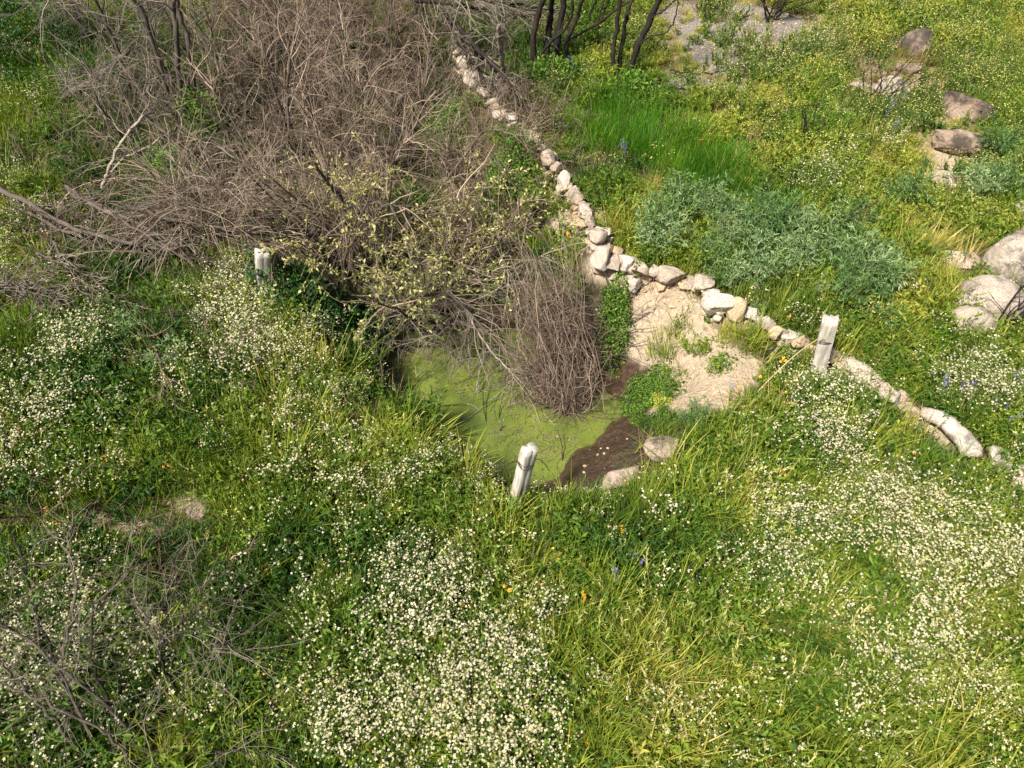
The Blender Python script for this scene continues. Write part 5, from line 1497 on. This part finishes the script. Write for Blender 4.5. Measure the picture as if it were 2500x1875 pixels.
# flowers
WHITE = [(60, 1030, 190, 170, 0, 1.0), (230, 950, 180, 120, 0, .6), (680, 870, 220, 120, 30, .75), (800, 960, 150, 80, 40, .7), (640, 690, 130, 50, 20, .55), (1080, 1600, 250, 200, 20, .95), (960, 1420, 130, 80, 20, .8), (1200, 1750, 250, 130, 0, .9), (900, 1800, 250, 90, 0, .8), (1900, 1400, 220, 110, 25, .75), (1800, 1280, 170, 70, 10, .7), (2200, 1150, 280, 120, 25, 1.0), (2350, 1230, 240, 150, 15, 1.2), (2250, 1300, 200, 90, 10, .6), (2100, 1020, 220, 70, 30, .55), (2420, 1500, 170, 250, 0, .8), (2250, 1350, 200, 100, 0, .6), (2380, 960, 180, 60, 20, .7), (2150, 870, 130, 50, 20, .4), (600, 1650, 260, 200, 0, .42), (500, 1480, 220, 120, 0, .25), (250, 1650, 250, 200, 0, .45), (60, 220, 110, 70, 0, .7), (130, 180, 80, 60, 0, .5), (2140, 35, 110, 40, 0, .6), (2290, 110, 60, 28, 0, .7), (1980, 130, 60, 25, 0, .7), (1890, 150, 60, 20, 0, .5), (2000, 470, 60, 30, 0, .8), (2170, 350, 70, 40, 0, .35), (2090, 400, 90, 40, 0, .3), (1700, 1800, 150, 60, 0, .3), (2150, 1700, 160, 120, 0, .3), (1250, 1200, 250, 40, 0, .3), (100, 590, 100, 50, 0, .4), (60, 660, 60, 30, 0, .5), (40, 480, 60, 40, 0, .3), (1000, 1180, 250, 60, 0, .25), (2080, 1280, 120, 60, 0, .5), (2250, 1620, 200, 120, 0, .4), (400, 320, 60, 60, 0, .2)]
c = candidates(165, rg); x, y, z, u, v, sd = c
wb_ = .05 * (v > 700) + np.clip(blobs(u, v, WHITE), 0, 1)
dn = np.clip(wb_ * (.55 + 2.0 * fbm(x * 1.9, y * 1.9, 0, 81, 3)) + .35 * np.clip(wb_ - .6, 0, 1), .04 * wb_, 1) * (1 - .8 * bare(u, v)) * (1 - .85 * thick(u, v) * (u > 320))
x, y, z, u, v, sd = pick(c, dn, rg)
scatter('white_flowers', 'drifts of small white four petalled wildflowers on thin stems', 'flowers', pts3(x, y, z), (.75 + .45 * rg.random(len(x))) * (.3 + .7 * low(u, v)), .45 + .2 * fbm(x * .8, y * .8, 0, 82, 2) + .15 * (u > 2000) + rg.normal(0, .12, len(x)), C_white, .15)

YELB = [(1640, 110, 160, 90, 0, 1.0), (1720, 160, 150, 50, 0, .8), (1850, 200, 150, 80, 0, .5), (2430, 150, 130, 190, 0, 1.0), (2330, 210, 100, 80, 0, .7), (2000, 170, 130, 90, 0, .6), (1560, 490, 110, 70, 30, .9), (1660, 560, 120, 60, 20, .8), (1950, 330, 120, 60, 0, .6), (1800, 350, 100, 40, 0, .5), (1340, 310, 40, 50, 0, .9), (1320, 240, 40, 50, 0, .6), (2200, 290, 120, 50, 0, .9), (2350, 470, 130, 60, 0, .5), (2060, 540, 160, 80, 0, .6), (2250, 600, 130, 90, 0, .45), (2400, 60, 150, 80, 0, .8), (2150, 110, 160, 80, 0, .6), (1700, 80, 130, 60, 0, .9), (1950, 480, 120, 60, 0, .4), (1450, 440, 60, 60, 0, .5), (2300, 880, 180, 60, 0, .35), (1130, 140, 60, 60, 0, .3), (2460, 330, 60, 80, 0, .5), (1780, 640, 90, 50, 0, .3)]
c = candidates(115, rg); x, y, z, u, v, sd = c
dn = np.clip(.04 + blobs(u, v, YELB), 0, 1) * np.clip(.45 + 1.6 * fbm(x * 1.3, y * 1.3, 0, 83, 3), .06, 1) * (1 - .55 * bare(u, v)) * (1 - np.clip(blobs(u, v, LUSH), 0, 1)) * (1 - thick(u, v))
x, y, z, u, v, sd = pick(c, dn, rg)
scatter('yellow_flowers', 'masses of tiny pale yellow wildflowers on the far slope', 'flowers', pts3(x, y, z), .8 + .6 * rg.random(len(x)), .35 + rg.normal(0, .15, len(x)), C_yel, .15)
c = candidates(14, rg); x, y, z, u, v, sd = c
dn = np.clip(.20 * (v > 500) + blobs(u, v, [(2190, 285, 60, 25, 0, 1), (2010, 430, 30, 20, 0, .9), (1900, 990, 60, 40, 0, .5), (440, 950, 60, 120, 0, .5), (1960, 1180, 80, 60, 0, .5), (2320, 430, 60, 50, 0, .5), (1750, 1240, 50, 40, 0, .6), (150, 1280, 100, 30, 0, .4)]), 0, 1) * (1 - .8 * thick(u, v))
x, y, z, u, v, sd = pick(c, dn, rg)
scatter('orange_flowers', 'scattered single orange yellow blossoms low in the grass', 'flowers', pts3(x, y, z), .8 + .6 * rg.random(len(x)), rg.random(len(x)), C_ora, .15)
c = candidates(18, rg); x, y, z, u, v, sd = c
dn = np.clip(blobs(u, v, [(1870, 625, 50, 60, 0, .9), (1945, 690, 60, 30, 0, .7), (2070, 720, 30, 20, 0, .6), (2370, 930, 110, 70, 0, .45), (1750, 950, 40, 30, 0, .8), (1440, 1440, 50, 26, 0, .7), (1510, 1430, 40, 30, 0, .7), (1500, 1490, 50, 20, 0, .4), (1520, 450, 60, 80, 0, .5), (1620, 530, 30, 50, 0, .5), (1370, 330, 30, 20, 0, .8), (2410, 450, 50, 25, 0, .7), (1365, 225, 20, 20, 0, .9), (2180, 320, 30, 40, 0, .4), (2430, 1050, 60, 25, 0, .4), (1600, 570, 60, 40, 0, .3)]), 0, 1)
x, y, z, u, v, sd = pick(c, dn, rg)
scatter('violet_flowers', 'sparse violet blue flower spikes among the silvery plants and grass', 'flowers', pts3(x, y, z), .7 + .5 * rg.random(len(x)), .5 + rg.normal(0, .25, len(x)), C_pur, .1)

def g_brush(r):
    b = Bag(); n = 14
    az = r.random(n) * 6.283
    S = grow(r.normal(0, .06, (n, 3)) * [1, 1, 0], np.stack([np.cos(az) * .9, np.sin(az) * .9, .5 + .7 * r.random(n)], 1), .25 + .35 * r.random(n), 7, .18, -.06, r)
    V, F, a = tubes(S, taper(np.full(n, .0045), np.full(n, .002), 7), 3, r); b.add(V, F, 0, a)
    s_, d_, _ = spawn(S, 5, .2, 1, .8, r); T_ = grow(s_, d_, .08 + .15 * r.random(len(s_)), 4, .2, 0, r)
    V, F, a = tubes(T_, taper(np.full(len(T_), .0024), np.full(len(T_), .0012), 4), 3, r); b.add(V, F, 0, a); return b
C_brush = variants('brushwood', bagf(g_brush, 6), [TR])
c = candidates(26, rg); x, y, z, u, v, sd = c
dn = np.clip(.9 * thick(u, v) + .5 * blobs(u, v, [(450, 900, 110, 200, -20), (120, 720, 200, 80), (900, 880, 90, 60, 40), (250, 1330, 250, 120), (1280, 330, 90, 160, -30)]), 0, 1) * np.clip(.6 + 1.0 * fbm(x * 1.6, y * 1.6, 0, 95, 2), .1, 1)
x, y, z, u, v, sd = pick(c, dn, rg)
scatter('brushwood', 'tangled dead brushwood covering the floor of the thicket', 'brushwood', pts3(x, y, z), .7 + .7 * rg.random(len(x)), .5 + 0 * x, C_brush, .3)

def g_deb(r):
    b = Bag(); n = 5
    p0 = np.stack([r.normal(0, .05, n), r.normal(0, .05, n), np.full(n, .003)], 1); a_ = r.random(n) * 6.283
    S = grow(p0, np.stack([np.cos(a_), np.sin(a_), np.zeros(n)], 1), .02 + .09 * r.random(n), 5, .0, 0, r)
    S[:, :, :2] += r.normal(0, .004, S[:, :, :2].shape)
    V, F, a = tubes(S, taper(np.full(n, .0016), np.full(n, .0008), 5), 3, r); b.add(V, F, 0, a)
    n = 9; p0 = np.stack([r.normal(0, .08, n), r.normal(0, .08, n), np.full(n, .004)], 1); a_ = r.random(n) * 6.283
    V, F, a = leaves(p0, np.stack([np.cos(a_), np.sin(a_), np.zeros(n)], 1), .008 + .014 * r.random(n), r, .3); V[:, 2] = .004 + .002 * r.random(len(V)); b.add(V, F, 0, a); return b
C_deb = variants('pond_debris', bagf(g_deb, 5), [M['twig_red']])
n = 420
x = -1.6 + 3.2 * rg.random(n); y = 3.4 + 2.6 * rg.random(n)
k = (H(x, y) < ZW - .02) & (rg.random(n) < .25 + 1.2 * np.clip(fbm(x * 1.5, y * 1.5, 0, 97, 2) + .25, 0, 1)); x, y = x[k], y[k]
scatter('pond_debris', 'bits of dead leaf and twig floating on the pond weed', 'debris', np.stack([x, y, np.full(len(x), ZW + .002)], 1), .7 + .9 * rg.random(len(x)), .5 + 0 * x, C_deb, 0.0)

# pebbles and clods on the bare soil
pb = []
for k in range(4):
    V, Fc = stone_verts(2, 900 + k, 6, .1); b = Bag(); b.add(V * np.array([.012, .010, .008]), Fc, 0); pb.append(b)
C_peb = variants('pebble', pb, [M['tanstone']])
c = candidates(260, rg); x, y, z, u, v, sd = c
dn = np.clip(bare(u, v), 0, 1) * .9
x, y, z, u, v, sd = pick(c, dn, rg)
xm = .3 + 1.6 * rg.random(2600); ym = 3.0 + 3.0 * rg.random(2600); zm = H(xm, ym); um, vm = project(xm, ym, zm)
k = (zm > ZW + .01) & (rg.random(2600) < .10 * np.clip(blobs(um, vm, MUDX), 0, 1) * (zm < -.2))
x, y, z = np.concatenate([x, xm[k]]), np.concatenate([y, ym[k]]), np.concatenate([z, zm[k]])
scatter('pebbles', 'loose pebbles and clods on the bare earth', 'pebbles', np.stack([x, y, z + .002], 1), .35 + 1.9 * rg.random(len(x)) ** 5, .5 + 0 * x, C_peb, .4)

# ------------------------------------------------------------------ silvery feathery plants, one by one
def sage_mesh(seed):
    r = np.random.default_rng(seed); b = Bag(); n = 11
    az = r.random(n) * 6.283
    S = grow(np.zeros((n, 3)) - [0, 0, .02], np.stack([np.cos(az) * .5, np.sin(az) * .5, np.ones(n)], 1), .22 + .18 * r.random(n), 7, .08, -.02, r)
    V, F, a = tubes(S, taper(np.full(n, .004), np.full(n, .002), 7), 3, r); b.add(V, F, 0, a)
    s, d, _ = spawn(S, 9, .2, 1, .75, r, -.05)
    A = grow(s, d, .07 + .07 * r.random(len(s)), 5, .08, -.08, r)
    V, F, a = tubes(A, taper(np.full(len(A), .0022), np.full(len(A), .0012), 5), 3, r); b.add(V, F, 0, a)
    s, d, _ = spawn(A, 9, .1, 1, .65, r)
    V, F, a = leaves(s, d, .022 + .025 * r.random(len(s)), r, .10); b.add(V, F, 0, a)
    return b.mesh('feathery_plant', [M['sage']])
SAGE_L = [('silvery feathery plant in the thick stand behind the pale leaning post', 'feathery plants behind the pale post'),
          ('silvery feathery plant just behind the broken bend of the stone wall', 'feathery plants behind the wall bend'),
          ('silvery feathery plant at the lower edge of the vivid green grass', 'feathery plants below the vivid grass'),
          ('silvery feathery plant between the low pale rock and the flat cracked granite', 'feathery plants above the flat cracked rock'),
          ('silvery feathery plant below the lobed boulder beside white flowers', 'feathery plants below the lobed boulder'),
          ('silvery feathery plant on the slope between the long boulders and the largest dome', 'feathery plants below the long boulders'),
          ('silvery feathery plant close behind the whitest wall stones', 'feathery plants behind the white wall stones'),
          ('silvery feathery plant between the thick stand and the lobed boulder', 'feathery plants beside the lobed boulder')]
SG = [sage_mesh(700 + k) for k in range(5)]
c = candidates(26, rg); x, y, z, u, v, sd = c
dn = np.clip(blobs(u, v, SAGE_B) * 1.1, 0, 1)
x, y, z, u, v, sd = pick(c, dn, rg)
for k in range(min(len(x), 150)):
    o = add('feathery_plant', SG[k % 5], loc=(x[k], y[k], z[k]))
    o.rotation_euler = (rg.normal(0, .1), rg.normal(0, .1), rg.random() * 6.28)
    q_ = .55 + .95 * rg.random(); o.scale = (q_, q_, q_ * (.8 + .5 * rg.random()))
    gi = int(np.argmin([((u[k] - b_[0]) / b_[2]) ** 2 + ((v[k] - b_[1]) / b_[3]) ** 2 for b_ in SAGE_B]))
    lb, gr = SAGE_L[gi]
    tag(o, lb, 'plant', gr)
for (uu, vv, ss, lb) in [(300, 850, 1.15, 'silvery green thistle like plant below the fallen branches beside white flowers'), (420, 900, 1.0, 'silvery green feathery plant between two drifts of white flowers left of the pond'), (290, 1010, .8, 'low silvery feathery plant beside the dense white flower drift'), (1690, 1030, .7, 'green fern like plant at the foot of the earth bank')]:
    p = gp(uu, vv)
    o = add('feathery_plant', SG[int(uu) % 5], loc=p); o.scale = [ss] * 3
    tag(o, lb, 'plant')
